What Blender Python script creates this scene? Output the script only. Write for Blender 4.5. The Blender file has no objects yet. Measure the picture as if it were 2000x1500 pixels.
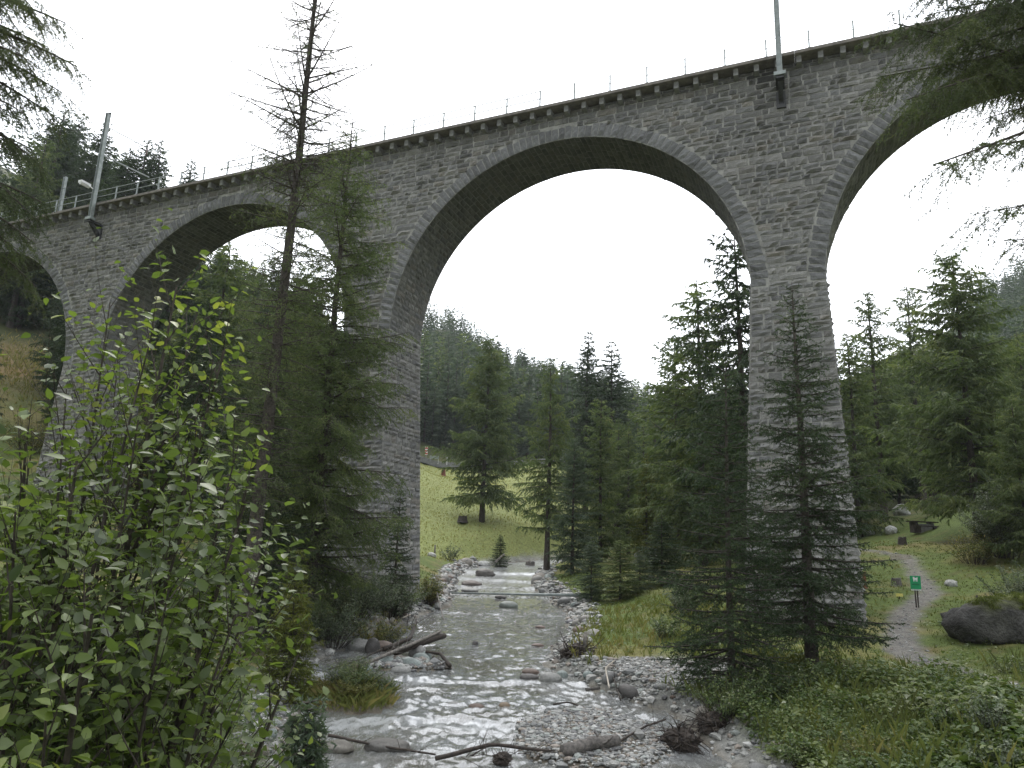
import bpy, math, random
import numpy as np
from mathutils import Vector

random.seed(7)
SC = bpy.context.scene
COL = SC.collection
R = math.radians
NP = np.random.default_rng

# ------------------------------------------------------------------ camera
F_PX, PITCH, ROLL = 1444.1, 0.22208, 0.03667      # focal length in px of a 2000 px wide frame
FW = np.array([0, math.cos(PITCH), math.sin(PITCH)])
_r0 = np.array([1., 0, 0]); _u0 = np.array([0, -math.sin(PITCH), math.cos(PITCH)])
RT = _r0 * math.cos(ROLL) + _u0 * math.sin(ROLL)
UP = -_r0 * math.sin(ROLL) + _u0 * math.cos(ROLL)
cd = bpy.data.cameras.new('camera'); cam = bpy.data.objects.new('camera', cd); COL.objects.link(cam)
cd.sensor_width = 36; cd.lens = F_PX / 2000 * 36; cd.clip_start = 0.05; cd.clip_end = 4000
from mathutils import Matrix
m = Matrix.Identity(4)
for i in range(3):
    m[i][0] = RT[i]; m[i][1] = UP[i]; m[i][2] = -FW[i]
cam.matrix_world = m
SC.camera = cam

# ------------------------------------------------------------------ world, sun, exposure
SUN_EL, SUN_AZ = R(52), R(-12)      # azimuth from +Y towards +X: behind the bridge, slightly left
w = bpy.data.worlds.new('World'); SC.world = w; w.use_nodes = True
nt = w.node_tree; nt.nodes.clear()
def N(nt, t, **k):
    n = nt.nodes.new(t)
    for a, b in k.items():
        if a.startswith('i_'):
            key = a[2:]
            n.inputs[int(key) if key.isdigit() else key.replace('_', ' ')].default_value = b
        else: setattr(n, a, b)
    return n
out = N(nt, 'ShaderNodeOutputWorld')
sky = N(nt, 'ShaderNodeTexSky', sky_type='NISHITA', sun_disc=False, sun_elevation=SUN_EL, sun_rotation=SUN_AZ)
b1 = N(nt, 'ShaderNodeBackground', i_Strength=0.06)
tc = N(nt, 'ShaderNodeTexCoord')
mp = N(nt, 'ShaderNodeMapping'); mp.inputs['Scale'].default_value = (1, 1, 2.2)
ns = N(nt, 'ShaderNodeTexNoise', i_Scale=1.6, i_Detail=5.0, i_Roughness=0.5)
cr = N(nt, 'ShaderNodeValToRGB')
cr.color_ramp.elements[0].position = 0.25; cr.color_ramp.elements[0].color = (.80, .82, .86, 1)
cr.color_ramp.elements[1].position = 0.6; cr.color_ramp.elements[1].color = (1.12, 1.12, 1.12, 1)
b2 = N(nt, 'ShaderNodeBackground', i_Strength=1.0)      # closed bright cloud cover
gl = N(nt, 'ShaderNodeVectorMath', operation='DOT_PRODUCT'); gl.inputs[1].default_value = (math.sin(SUN_AZ) * math.cos(SUN_EL), math.cos(SUN_AZ) * math.cos(SUN_EL), math.sin(SUN_EL))
g2_ = N(nt, 'ShaderNodeMapRange', interpolation_type='SMOOTHSTEP', i_1=-.3, i_2=1.0, i_3=.76, i_4=2.3)
nt.links.new(tc.outputs['Generated'], gl.inputs[0]); nt.links.new(gl.outputs['Value'], g2_.inputs[0]); nt.links.new(g2_.outputs[0], b2.inputs['Strength'])
ad = N(nt, 'ShaderNodeAddShader')
L = nt.links.new
L(sky.outputs[0], b1.inputs[0]); L(tc.outputs['Generated'], mp.inputs[0]); L(mp.outputs[0], ns.inputs[0])
L(ns.outputs[0], cr.inputs[0]); L(cr.outputs[0], b2.inputs[0]); L(b1.outputs[0], ad.inputs[0]); L(b2.outputs[0], ad.inputs[1])
L(ad.outputs[0], out.inputs[0])
sd = bpy.data.lights.new('sun', 'SUN'); sun = bpy.data.objects.new('sun', sd); COL.objects.link(sun)
sd.energy = 1.3; sd.angle = R(14); sd.color = (1, .96, .9)
sdir = Vector((math.sin(SUN_AZ) * math.cos(SUN_EL), math.cos(SUN_AZ) * math.cos(SUN_EL), math.sin(SUN_EL)))
sun.rotation_euler = (-sdir).to_track_quat('-Z', 'Y').to_euler()
vs = SC.view_settings
SC.display_settings.display_device = 'sRGB'
vs.view_transform = 'Standard'; vs.look = 'None'; vs.exposure = 0.0; vs.gamma = 1.0; vs.use_curve_mapping = False
SC.render.engine = 'CYCLES'
SC.cycles.use_denoising = True
SC.cycles.max_bounces = 6; SC.cycles.diffuse_bounces = 3; SC.cycles.glossy_bounces = 3
SC.cycles.transmission_bounces = 3; SC.cycles.volume_bounces = 0; SC.cycles.transparent_max_bounces = 4
SC.cycles.use_light_tree = False

# ------------------------------------------------------------------ small maths
def at(px, py, y):
    """the point on the line of sight through photo pixel (px,py) that lies y metres up the valley"""
    d = FW * F_PX + RT * (px - 1000) + UP * (750 - py)
    return d * (y / d[1])
def proj(P):
    P = np.atleast_2d(P); d = P @ FW
    return 1000 + F_PX * (P @ RT) / d, 750 - F_PX * (P @ UP) / d, d
def _h(ix, iy, iz, s):
    n = (ix.astype(np.int64) * 374761393 + iy.astype(np.int64) * 668265263 + iz.astype(np.int64) * 2147483647 + s * 974634777) & 0xffffffff
    n = ((n ^ (n >> 13)) * 1274126177) & 0xffffffff
    n = (n ^ (n >> 16)) & 0xffffff
    return n / float(0xffffff)
def vn(x, y, z=None, s=0):
    x = np.asarray(x, float); y = np.asarray(y, float)
    z = np.zeros_like(x) if z is None else np.asarray(z, float)
    ix, iy, iz = np.floor(x), np.floor(y), np.floor(z)
    fx, fy, fz = x - ix, y - iy, z - iz
    fx, fy, fz = fx * fx * (3 - 2 * fx), fy * fy * (3 - 2 * fy), fz * fz * (3 - 2 * fz)
    r = 0
    for a in (0, 1):
        for b in (0, 1):
            for c in (0, 1):
                r = r + _h(ix + a, iy + b, iz + c, s) * (fx if a else 1 - fx) * (fy if b else 1 - fy) * (fz if c else 1 - fz)
    return r * 2 - 1
def fbm(x, y, z=None, o=4, s=0):
    r = 0; a = .5; f = 1
    for k in range(o):
        r = r + a * vn(np.asarray(x) * f, np.asarray(y) * f, None if z is None else np.asarray(z) * f, s + k); a *= .5; f *= 2.03
    return r
def sm(a, b, x):
    t = np.clip((x - a) / (b - a), 0, 1); return t * t * (3 - 2 * t)
def nrm(v):
    return v / np.maximum(np.linalg.norm(v, axis=-1, keepdims=True), 1e-9)

# ------------------------------------------------------------------ mesh helpers
def mesh(name, V, FS, mats=(), midx=None, smooth=False, attrs=None):
    """FS: list of int arrays (n,3) or (n,4)"""
    me = bpy.data.meshes.new(name)
    V = np.asarray(V, np.float32)
    FS = [np.asarray(f, np.int32) for f in FS if len(f)]
    me.vertices.add(len(V)); me.vertices.foreach_set('co', V.ravel())
    nl = sum(f.size for f in FS); npoly = sum(len(f) for f in FS)
    me.loops.add(nl); me.loops.foreach_set('vertex_index', np.concatenate([f.ravel() for f in FS]))
    me.polygons.add(npoly)
    st = []; o = 0
    for f in FS:
        st.append(o + np.arange(len(f)) * f.shape[1]); o += f.size
    me.polygons.foreach_set('loop_start', np.concatenate(st).astype(np.int32))
    for m_ in mats: me.materials.append(m_)
    if midx is not None: me.polygons.foreach_set('material_index', np.asarray(midx, np.int32))
    me.polygons.foreach_set('use_smooth', np.full(npoly, bool(smooth)))
    for k, a in (attrs or {}).items():
        a = np.asarray(a, np.float32)
        if a.ndim == 1:
            at_ = me.attributes.new(k, 'FLOAT', 'POINT'); at_.data.foreach_set('value', a)
        else:
            at_ = me.attributes.new(k, 'FLOAT_COLOR', 'POINT')
            at_.data.foreach_set('color', np.concatenate([a, np.ones((len(a), 1), np.float32)], 1).ravel())
    me.update(calc_edges=True)
    return me
def obj(name, me, parent=None, loc=None):
    o = bpy.data.objects.new(name, me); COL.objects.link(o)
    if parent is not None: o.parent = parent
    if loc is not None: o.location = loc
    return o
def tag(o, label=None, cat=None, group=None, kind=None):
    if label: o['label'] = label
    if cat: o['category'] = cat
    if group: o['group'] = group
    if kind: o['kind'] = kind
    return o
def empty(name, loc, label, cat, group=None, rz=0.):
    o = bpy.data.objects.new(name, None); COL.objects.link(o); o.location = loc; o.rotation_euler = (0, 0, rz)
    o.empty_display_size = .2
    return tag(o, label, cat, group)
class MB:
    """collects pieces into one mesh"""
    def __init__(s): s.V = []; s.F3 = []; s.F4 = []; s.n = 0; s.A = {}
    def add(s, V, F, **attrs):
        V = np.asarray(V, float); s.V.append(V)
        if isinstance(F, np.ndarray) or np.isscalar(F[0][0]): F = [F]
        for f in F:
            f = np.asarray(f, int)
            if len(f): (s.F3 if f.shape[1] == 3 else s.F4).append(f + s.n)
        for k, a in attrs.items():
            a = np.asarray(a, float)
            if a.ndim == 0: a = np.full(len(V), float(a))
            s.A.setdefault(k, []).append(a)
        s.n += len(V); return s
    def box(s, lo, hi, rot=None, org=None, **attrs):
        lo = np.array(lo, float); hi = np.array(hi, float)
        V = np.array([[lo[0] if not a else hi[0], lo[1] if not b else hi[1], lo[2] if not c else hi[2]] for a in (0, 1) for b in (0, 1) for c in (0, 1)])
        if rot is not None: V = V @ np.array(rot)
        if org is not None: V = V + np.array(org)
        F = [[0, 1, 3, 2], [4, 6, 7, 5], [0, 4, 5, 1], [2, 3, 7, 6], [0, 2, 6, 4], [1, 5, 7, 3]]
        return s.add(V, F, **attrs)
    def tube(s, pts, rad, sides=8, cap=True, **attrs):
        pts = np.asarray(pts, float); k = len(pts)
        rad = np.full(k, rad) if np.isscalar(rad) else np.asarray(rad, float)
        T = np.gradient(pts, axis=0); T = nrm(T)
        ref = np.array([0, 0, 1.]) if abs(T[0, 2]) < .9 else np.array([1., 0, 0])
        A = nrm(np.cross(T, ref)); B = np.cross(T, A)
        a = np.arange(sides) / sides * 2 * math.pi
        V = pts[:, None] + rad[:, None, None] * (A[:, None] * np.cos(a)[None, :, None] + B[:, None] * np.sin(a)[None, :, None])
        V = V.reshape(-1, 3); F = []
        for i in range(k - 1):
            for j in range(sides):
                j2 = (j + 1) % sides; F.append([i * sides + j, i * sides + j2, (i + 1) * sides + j2, (i + 1) * sides + j])
        F3 = []
        if cap:
            V = np.vstack([V, pts[:1], pts[-1:]]); c0 = k * sides
            for j in range(sides):
                j2 = (j + 1) % sides; F3.append([c0, j2, j]); F3.append([c0 + 1, (k - 1) * sides + j, (k - 1) * sides + j2])
        return s.add(V, [F, F3] if F3 else F, **attrs)
    def mesh(s, name, mats=(), smooth=False):
        FS = []
        if s.F4: FS.append(np.concatenate(s.F4))
        if s.F3: FS.append(np.concatenate(s.F3))
        return mesh(name, np.concatenate(s.V), FS, mats, None, smooth, {k: np.concatenate(v) for k, v in s.A.items()})
    def build(s, name, mat, parent=None, smooth=False, loc=None):
        return obj(name, s.mesh(name, [mat], smooth), parent, loc)

# ------------------------------------------------------------------ materials
def newmat(name):
    m_ = bpy.data.materials.new(name); m_.use_nodes = True
    t = m_.node_tree; t.nodes.clear()
    o = N(t, 'ShaderNodeOutputMaterial'); p = N(t, 'ShaderNodeBsdfPrincipled')
    t.links.new(p.outputs[0], o.inputs[0])
    return m_, t, p, o
def noise_col(t, c1, c2, scale, detail=4, lo=.35, hi=.65, coord='Object'):
    tc_ = N(t, 'ShaderNodeTexCoord'); n = N(t, 'ShaderNodeTexNoise', i_Scale=scale, i_Detail=float(detail), i_Roughness=.6)
    r = N(t, 'ShaderNodeValToRGB'); r.color_ramp.elements[0].position = lo; r.color_ramp.elements[1].position = hi
    r.color_ramp.elements[0].color = (*c1, 1); r.color_ramp.elements[1].color = (*c2, 1)
    t.links.new(tc_.outputs[coord], n.inputs[0]); t.links.new(n.outputs[0], r.inputs[0])
    return r, n, tc_
def bump(t, p, src, strength, dist):
    b = N(t, 'ShaderNodeBump', i_Strength=strength, i_Distance=dist)
    t.links.new(src, b.inputs['Height']); t.links.new(b.outputs[0], p.inputs['Normal']); return b
def mat_plain(name, c1, c2, scale=6, rough=.8, bs=.3, bd=.01, metal=0, spec=.5):
    m_, t, p, o = newmat(name)
    r, n, tc_ = noise_col(t, c1, c2, scale)
    t.links.new(r.outputs[0], p.inputs['Base Color']); p.inputs['Roughness'].default_value = rough; p.inputs['Metallic'].default_value = metal
    p.inputs['Specular IOR Level'].default_value = spec
    if bs: bump(t, p, n.outputs[0], bs, bd)
    return m_
def mat_col(name, scale=5, amt=.35, rough=.85, bs=.6, bd=.03, spec=.4, fine=30):
    """base colour from the per-piece attribute 'col', broken up with noise"""
    m_, t, p, o = newmat(name)
    a = N(t, 'ShaderNodeAttribute', attribute_name='col')
    r, n, tc_ = noise_col(t, (1 - amt,) * 3, (1 + amt,) * 3, scale, 6, .3, .7)
    n2 = N(t, 'ShaderNodeTexNoise', i_Scale=float(fine), i_Detail=4.0, i_Roughness=.65); t.links.new(tc_.outputs['Object'], n2.inputs[0])
    mx = N(t, 'ShaderNodeMix', data_type='RGBA', blend_type='MULTIPLY'); mx.inputs[0].default_value = 1
    t.links.new(a.outputs['Color'], mx.inputs[6]); t.links.new(r.outputs[0], mx.inputs[7])
    r2 = N(t, 'ShaderNodeMapRange', i_1=.3, i_2=.7, i_3=.72, i_4=1.25); t.links.new(n2.outputs[0], r2.inputs[0])
    mx2 = N(t, 'ShaderNodeMix', data_type='RGBA', blend_type='MULTIPLY'); mx2.inputs[0].default_value = 1
    t.links.new(mx.outputs[2], mx2.inputs[6]); t.links.new(r2.outputs[0], mx2.inputs[7])
    t.links.new(mx2.outputs[2], p.inputs['Base Color']); p.inputs['Roughness'].default_value = rough
    p.inputs['Specular IOR Level'].default_value = spec
    ad_ = N(t, 'ShaderNodeMath', operation='ADD'); t.links.new(n.outputs[0], ad_.inputs[0]); t.links.new(n2.outputs[0], ad_.inputs[1])
    if bs: bump(t, p, ad_.outputs[0], bs, bd)
    return m_
def mat_leaf(name, stops, rough=.5, spec=.5, trans=.35, tcol=1.3):
    """foliage: colour ramp over the per-leaf attribute 'v', part diffuse part translucent"""
    m_, t, p, o = newmat(name)
    a = N(t, 'ShaderNodeAttribute', attribute_name='v')
    r = N(t, 'ShaderNodeValToRGB'); e = r.color_ramp.elements
    e[0].position = stops[0][0]; e[0].color = (*stops[0][1], 1)
    e[1].position = stops[-1][0]; e[1].color = (*stops[-1][1], 1)
    for q, c in stops[1:-1]:
        x = e.new(q); x.color = (*c, 1)
    t.links.new(a.outputs['Fac'], r.inputs[0]); t.links.new(r.outputs[0], p.inputs['Base Color'])
    p.inputs['Roughness'].default_value = rough; p.inputs['Specular IOR Level'].default_value = spec
    if trans:
        tr = N(t, 'ShaderNodeBsdfTranslucent'); mx = N(t, 'ShaderNodeMixShader', i_0=trans)
        g = N(t, 'ShaderNodeMix', data_type='RGBA', blend_type='MULTIPLY'); g.inputs[0].default_value = 1
        g.inputs[7].default_value = (tcol, tcol * 1.1, tcol * .6, 1)
        t.links.new(r.outputs[0], g.inputs[6]); t.links.new(g.outputs[2], tr.inputs[0])
        t.links.new(p.outputs[0], mx.inputs[1]); t.links.new(tr.outputs[0], mx.inputs[2]); t.links.new(mx.outputs[0], o.inputs[0])
    return m_
M = {}
M['stone'] = mat_col('wall_stone', 4, .3, .88, .8, .04, .35, 22)
M['mortar'] = mat_plain('mortar', (.20, .20, .185), (.36, .355, .33), 2.2, .95, .5, .02)
M['mortar_dark'] = mat_plain('vault_shade_mortar', (.10, .10, .09), (.17, .17, .15), 2.2, .95, .5, .02)  # darker mortar copy, the shade under the vaults mixed into its colour
M['concrete'] = mat_plain('concrete', (.11, .10, .09), (.21, .19, .17), 3, .9, .3, .01)
M['corbel'] = mat_plain('corbel_stone', (.14, .14, .135), (.25, .25, .24), 4, .9, .3, .01)
M['rock'] = mat_col('river_rock', 3, .25, .55, .5, .03, .5, 18)
M['rockdry'] = mat_col('dry_rock', 3, .3, .85, .7, .04, .4, 12)
M['boulder'] = mat_col('mossy_boulder_rock', 1.6, .5, .9, 1.0, .16, .4, 7)
M['bark'] = mat_plain('bark', (.035, .030, .026), (.10, .085, .072), 14, .95, 1, .03)
M['bark_grey'] = mat_plain('grey_bark', (.07, .065, .06), (.17, .155, .14), 12, .95, 1, .03)
M['twig'] = mat_plain('twig_bark', (.03, .026, .02), (.075, .062, .05), 20, .9, 0)
M['needle_spruce'] = mat_leaf('spruce_needles', [(0, (.024, .040, .020)), (.6, (.052, .082, .038)), (1, (.11, .14, .062))], .6, .3, .25)
M['needle_larch'] = mat_leaf('larch_needles', [(0, (.055, .078, .036)), (.5, (.115, .152, .066)), (1, (.23, .25, .11))], .6, .3, .42)
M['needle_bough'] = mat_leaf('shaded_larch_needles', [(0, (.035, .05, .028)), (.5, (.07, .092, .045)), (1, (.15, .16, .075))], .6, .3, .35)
M['needle_blue'] = mat_leaf('bluish_needles', [(0, (.045, .066, .045)), (.5, (.085, .118, .08)), (1, (.16, .19, .13))], .6, .3, .35)
M['needle_yellow'] = mat_leaf('yellow_green_needles', [(0, (.055, .075, .018)), (.5, (.12, .14, .032)), (1, (.24, .24, .06))], .6, .3, .3)
M['leaf'] = mat_leaf('willow_leaves', [(0, (.035, .052, .026)), (.4, (.085, .12, .036)), (.75, (.135, .185, .045)), (1, (.25, .27, .065))], .42, .42, .42, 1.4)
M['leaf_grey'] = mat_leaf('grey_willow_leaves', [(0, (.035, .055, .03)), (.5, (.09, .12, .065)), (1, (.22, .25, .17))], .5, .5, .3)
M['leaf_yel'] = mat_leaf('yellowish_leaves', [(0, (.05, .07, .018)), (.5, (.13, .14, .035)), (1, (.28, .23, .07))], .5, .4, .35)
M['leaf_orange'] = mat_leaf('orange_leaves', [(0, (.15, .07, .015)), (.5, (.30, .15, .025)), (1, (.5, .27, .05))], .5, .4, .35)
M['herb'] = mat_leaf('herb_leaves', [(0, (.03, .05, .02)), (.5, (.075, .12, .032)), (.85, (.16, .19, .055)), (1, (.30, .32, .22))], .42, .5, .3)
M['grass'] = mat_leaf('grass_blades', [(0, (.08, .09, .03)), (.5, (.145, .17, .045)), (.8, (.23, .20, .07)), (1, (.34, .26, .14))], .6, .3, .3)
M['meadow'] = mat_leaf('meadow_blades', [(0, (.15, .17, .055)), (.5, (.24, .25, .09)), (1, (.34, .31, .14))], .6, .3, .3)
M['dark_wood'] = mat_plain('dark_wet_wood', (.018, .014, .011), (.06, .045, .034), 9, .75, 1, .02)
M['grey_wood'] = mat_plain('grey_driftwood', (.10, .09, .08), (.26, .24, .21), 9, .85, .8, .015)
M['pale_wood'] = mat_plain('pale_wood', (.35, .31, .25), (.55, .5, .42), 9, .8, .5, .01)
M['steel'] = mat_plain('galvanised_steel', (.20, .23, .22), (.34, .37, .36), 3, .5, .1, .003, .3)
M['steel_dark'] = mat_plain('dark_steel', (.03, .032, .034), (.07, .07, .07), 5, .6, .1, .003, .3)
M['insul'] = mat_plain('insulator_brown', (.06, .03, .02), (.1, .05, .03), 5, .3, 0)
M['white'] = mat_plain('white_paint', (.65, .66, .66), (.82, .82, .82), 3, .5, 0)
M['red'] = mat_plain('red_paint', (.42, .03, .02), (.5, .05, .03), 3, .5, 0)
M['green'] = mat_plain('green_sign_paint', (.0, .25, .09), (.01, .33, .12), 3, .45, 0)
M['green2'] = mat_plain('dark_green_print', (.0, .13, .05), (.0, .15, .06), 3, .5, 0)
M['yellow'] = mat_plain('yellow_paint', (.62, .55, .12), (.75, .68, .22), 3, .6, 0)
M['asphalt'] = mat_plain('road_asphalt', (.16, .16, .165), (.25, .25, .25), 2, .8, .1, .01)

# ------------------------------------------------------------------ terrain
def zw(y):            # stream surface
    return np.where(y < 85, -5.05 + .043 * y, -1.395 + .06 * (y - 85))
def on_water(px, py):
    d = FW * F_PX + RT * (px - 1000) + UP * (750 - py)
    t = -5.05 / (d[2] - .043 * d[1]); return d * t
LE = [on_water(*q) for q in [(560, 1480), (575, 1400), (600, 1290), (745, 1240), (815, 1199), (868, 1185), (880, 1157), (890, 1125), (905, 1113)]]
RE = [on_water(*q) for q in [(1440, 1490), (1400, 1450), (1330, 1395), (1190, 1352), (1075, 1300), (1095, 1262), (1118, 1234), (1121, 1202), (1075, 1165), (1045, 1143), (1058, 1112)]]
ly = np.array([0, 6, 10] + [p[1] for p in LE] + [82, 92, 110, 140]); lx = np.array([1, .4, -2.2] + [p[0] for p in LE] + [-2.5, 4, 22, 60.])
ry = np.array([0, 6, 10] + [p[1] for p in RE] + [80, 88, 106, 136]); rx = np.array([8, 7, 5.4] + [p[0] for p in RE] + [6.5, 11, 27, 66.])
i_ = np.argsort(ly); ly, lx = ly[i_], lx[i_]; i_ = np.argsort(ry); ry, rx = ry[i_], rx[i_]
def edges(y): return np.interp(y, ly, lx), np.interp(y, ry, rx)
CT = [(1800, 1500, 11.5), (1500, 1440, 15), (1990, 1400, 17), (1800, 1310, 26), (1980, 1330, 22), (1600, 1312, 23.5), (1580, 1222, 32), (1793, 1186, 35.5),
      (1950, 1262, 28), (1840, 1130, 42), (1770, 1085, 49), (1690, 1070, 51), (1800, 1041, 62), (1905, 1060, 52), (1735, 1010, 75), (1880, 990, 82),
      (1990, 1060, 46), (1990, 960, 75), (1250, 1255, 29), (1350, 1205, 34), (1320, 1345, 22), (1250, 1160, 42), (1240, 1072, 82), (1200, 1040, 105), (1400, 1100, 60), (1500, 1010, 90),
      (1350, 990, 125), (830, 1090, 77), (930, 1082, 78), (1040, 1075, 82), (957, 1018, 95), (840, 1000, 97), (1060, 1005, 102), (840, 930, 138), (1050, 925, 140),
      (830, 907, 150), (1100, 903, 156), (1250, 900, 165), (830, 906, 160), (1100, 902, 166), (900, 860, 200), (900, 790, 255), (880, 650, 380), (1030, 730, 380), (1250, 800, 390), (1450, 820, 390),
      (1250, 870, 260), (1700, 880, 190), (1700, 780, 330), (1950, 590, 350), (1950, 800, 190), (2300, 500, 330), (660, 1152, 43), (520, 1150, 36), (300, 1110, 38), (500, 1060, 50),
      (400, 870, 70), (400, 955, 60), (50, 740, 75), (50, 715, 80), (60, 640, 100), (20, 870, 62), (-200, 850, 60), (550, 770, 110), (330, 560, 112), (200, 490, 112), (50, 430, 112),
      (200, 450, 200), (550, 760, 200), (60, 400, 300), (550, 760, 300), (700, 800, 200), (750, 700, 350), (-300, 400, 120), (1000, 830, 600), (1600, 830, 600)]
CP = [tuple(at(*c)) for c in CT]
CP += [(-1.5, 4, -2.9), (-4, 4, -2.6), (-4, 8, -3.6), (-7, 10, -3.0), (-9, 20, -3.2), (-14, 12, -2), (-8, 30, -3.2), (-18, 25, -1.5), (5, 2, -1.8), (9, 4, -2.2), (12, 12, -2.9), (0, -20, -1), (-30, -20, 3), (30, -20, 1),
       (-40, 20, 2), (30, 30, -1.5), (40, 60, 6), (60, 20, 4), (-120, 40, 40), (150, 60, 40), (-500, 100, 230), (-500, 500, 330), (500, 100, 180), (500, 500, 260), (0, 900, 100), (-500, 900, 250), (500, 900, 150)]
CP = np.array(CP)
_c = 2.0
def _K(A, B): return np.sqrt(((A[:, None, :2] - B[None, :, :2]) ** 2).sum(-1) + _c * _c)
_n = len(CP)
_A = np.zeros((_n + 3, _n + 3)); _A[:_n, :_n] = _K(CP, CP) - np.eye(_n) * 1.0
_A[:_n, _n] = 1; _A[:_n, _n + 1:] = CP[:, :2]; _A[_n, :_n] = 1; _A[_n + 1:, :_n] = CP[:, :2].T
_W = np.linalg.solve(_A, np.r_[CP[:, 2], 0, 0, 0])
def tps(x, y):
    x = np.ravel(x); y = np.ravel(y); out_ = np.empty(len(x))
    for i in range(0, len(x), 20000):
        Q = np.c_[x[i:i + 20000], y[i:i + 20000]]
        out_[i:i + 20000] = _K(Q, CP) @ _W[:_n] + _W[_n] + Q @ _W[_n + 1:]
    return out_
BAR = on_water(1150, 1440); BAR2 = on_water(1315, 1345); ISL = on_water(690, 1370); BOUL = on_water(790, 1300)
def blob(x, y, c, rx_, ry_):
    n = .18 * vn(x * 1.1, y * 1.1, s=5)
    return 1 - np.sqrt(((x - c[0]) / rx_) ** 2 + ((y - c[1]) / ry_) ** 2) + n
PATH = [at(2060, 1395, 19), at(1940, 1335, 22.5), at(1838, 1308, 25.5), at(1770, 1275, 28), at(1762, 1235, 31), at(1768, 1195, 34.5), at(1818, 1155, 39), at(1792, 1120, 43), at(1765, 1090, 48.3), at(1700, 1072, 51), at(1640, 1062, 55)]
PATHP = np.array(PATH)[:, :2]; PATHW = np.array([.2, .35, .75, .62, .55, .55, .5, .45, .4, .3, .25])
def path_d(x, y):
    best = np.full(np.shape(x), 99.)
    for i in range(len(PATHP) - 1):
        a, b = PATHP[i], PATHP[i + 1]; ab = b - a
        t = np.clip(((x - a[0]) * ab[0] + (y - a[1]) * ab[1]) / (ab @ ab), 0, 1)
        d = np.hypot(x - a[0] - t * ab[0], y - a[1] - t * ab[1]) - (PATHW[i] * (1 - t) + PATHW[i + 1] * t)
        best = np.minimum(best, d)
    return best
def ground(x, y, full=False):
    x = np.asarray(x, float); y = np.asarray(y, float); shp = x.shape
    x = x.ravel(); y = y.ravel()
    z = tps(x, y)
    r = np.hypot(x, y)
    pd = path_d(x, y)
    z = z + (fbm(x * .35, y * .35, o=3, s=3) * .35 * sm(8, 30, r) * sm(0, 1.5, pd) + fbm(x * 1.6, y * 1.6, o=3, s=9) * .10 * (.3 + .7 * sm(0, 1, pd)) + fbm(x * .05, y * .05, o=3, s=30) * 6 * sm(160, 350, r))
    e0, e1 = edges(y); wj = fbm(x * .9, y * .9, o=2, s=12) * .5
    t = np.maximum(e0 - x, x - e1) + wj * .6          # > 0 outside the water
    W = zw(y)
    inn = W - .30 - .12 * vn(x * 1.3, y * 1.3, s=4)
    bankz = W + .10 + .35 * sm(0, .9, t) + .2 * fbm(x * 1.2, y * 1.2, o=2, s=21)
    k = sm(.2, 5.0, t)
    zo = bankz * (1 - k) + np.maximum(z, W + .3) * k
    zs = np.where(t > 0, zo, inn + (bankz - inn) * sm(-.7, 0, t))
    act = sm(135, 115, y)
    z = zs * act + z * (1 - act)
    gb = blob(x, y, BAR, 1.75, 2.6); z = np.where(gb > -.3, np.maximum(z, W - .32 + .42 * sm(-.25, .15, gb) + .10 * sm(.1, .8, gb)), z)
    g2 = blob(x, y, BAR2, 2.1, 2.6)
    ib = blob(x, y, ISL, 1.25, 1.3); z = np.where(ib > -.3, np.maximum(z, W - .32 + .42 * sm(-.25, .15, ib) + .25 * sm(.1, .9, ib)), z)
    bb = blob(x, y, BOUL, 1.4, .9); z = np.where(bb > -.3, np.maximum(z, W - .32 + .42 * sm(-.25, .2, bb)), z)
    if full:
        return z.reshape(shp), t.reshape(shp), gb.reshape(shp), g2.reshape(shp), ib.reshape(shp), pd.reshape(shp), bb.reshape(shp)
    return z.reshape(shp)
def gz(x, y): return float(ground(np.array([x]), np.array([y]))[0])
def hitg(px, py, lo=4, hi=400):
    ys = np.concatenate([np.arange(lo, 60, .25), np.arange(60, hi, 1.)])
    d = FW * F_PX + RT * (px - 1000) + UP * (750 - py); P = d[None] * (ys / d[1])[:, None]
    g = ground(P[:, 0], P[:, 1]); b = np.nonzero(P[:, 2] < g)[0]
    i = b[0] if len(b) else len(ys) - 1
    return np.array([P[i, 0], P[i, 1], g[i]])

# one sheet, finest near the camera
def axis(segs):
    out_ = [segs[0][0]]
    for a, b, s0, s1 in segs:
        x = a
        while x < b - 1e-6:
            f = (x - a) / (b - a); x += s0 * (1 - f) + s1 * f; out_.append(min(x, b))
    return np.array(out_)
gx = np.unique(np.r_[axis([(-12, 16, .26, .26)]), -12 - axis([(0, 40, .25, 1.5), (40, 640, 1.6, 22)])[::-1] * 1.0, 16 + axis([(0, 36, .25, 1.5), (36, 640, 1.6, 22)])])
gy = axis([(-30, 8, 2, .5), (8, 40, .25, .3), (40, 90, .4, 1.), (90, 200, 1.1, 3.5), (200, 950, 5, 25)])
X, Y = np.meshgrid(gx, gy)
Z, TT, GB, G2, IB, PD, BB = ground(X, Y, True)
nx, ny = len(gx), len(gy)
idx = np.arange(nx * ny).reshape(ny, nx)
FQ = np.stack([idx[:-1, :-1], idx[:-1, 1:], idx[1:, 1:], idx[1:, :-1]], -1).reshape(-1, 4)
def mixc(a, b, t): return a * (1 - t[..., None]) + np.array(b) * t[..., None]
n1 = fbm(X * .25, Y * .25, o=4, s=40); n2_ = fbm(X * 1.1, Y * 1.1, o=3, s=41)
col = np.zeros(X.shape + (3,)) + np.array([.095, .13, .032])
col = mixc(col, (.19, .18, .065), sm(-.1, .5, n1 + .5 * n2_))
col = mixc(col, (.12, .085, .04), sm(.15, .5, n2_) * .5)
mead = sm(72, 80, Y) * sm(170, 150, Y) * sm(26, 10, np.abs(X + 2 - 0 * Y))
col = mixc(col, (.22, .245, .085), mead * .85)
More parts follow.
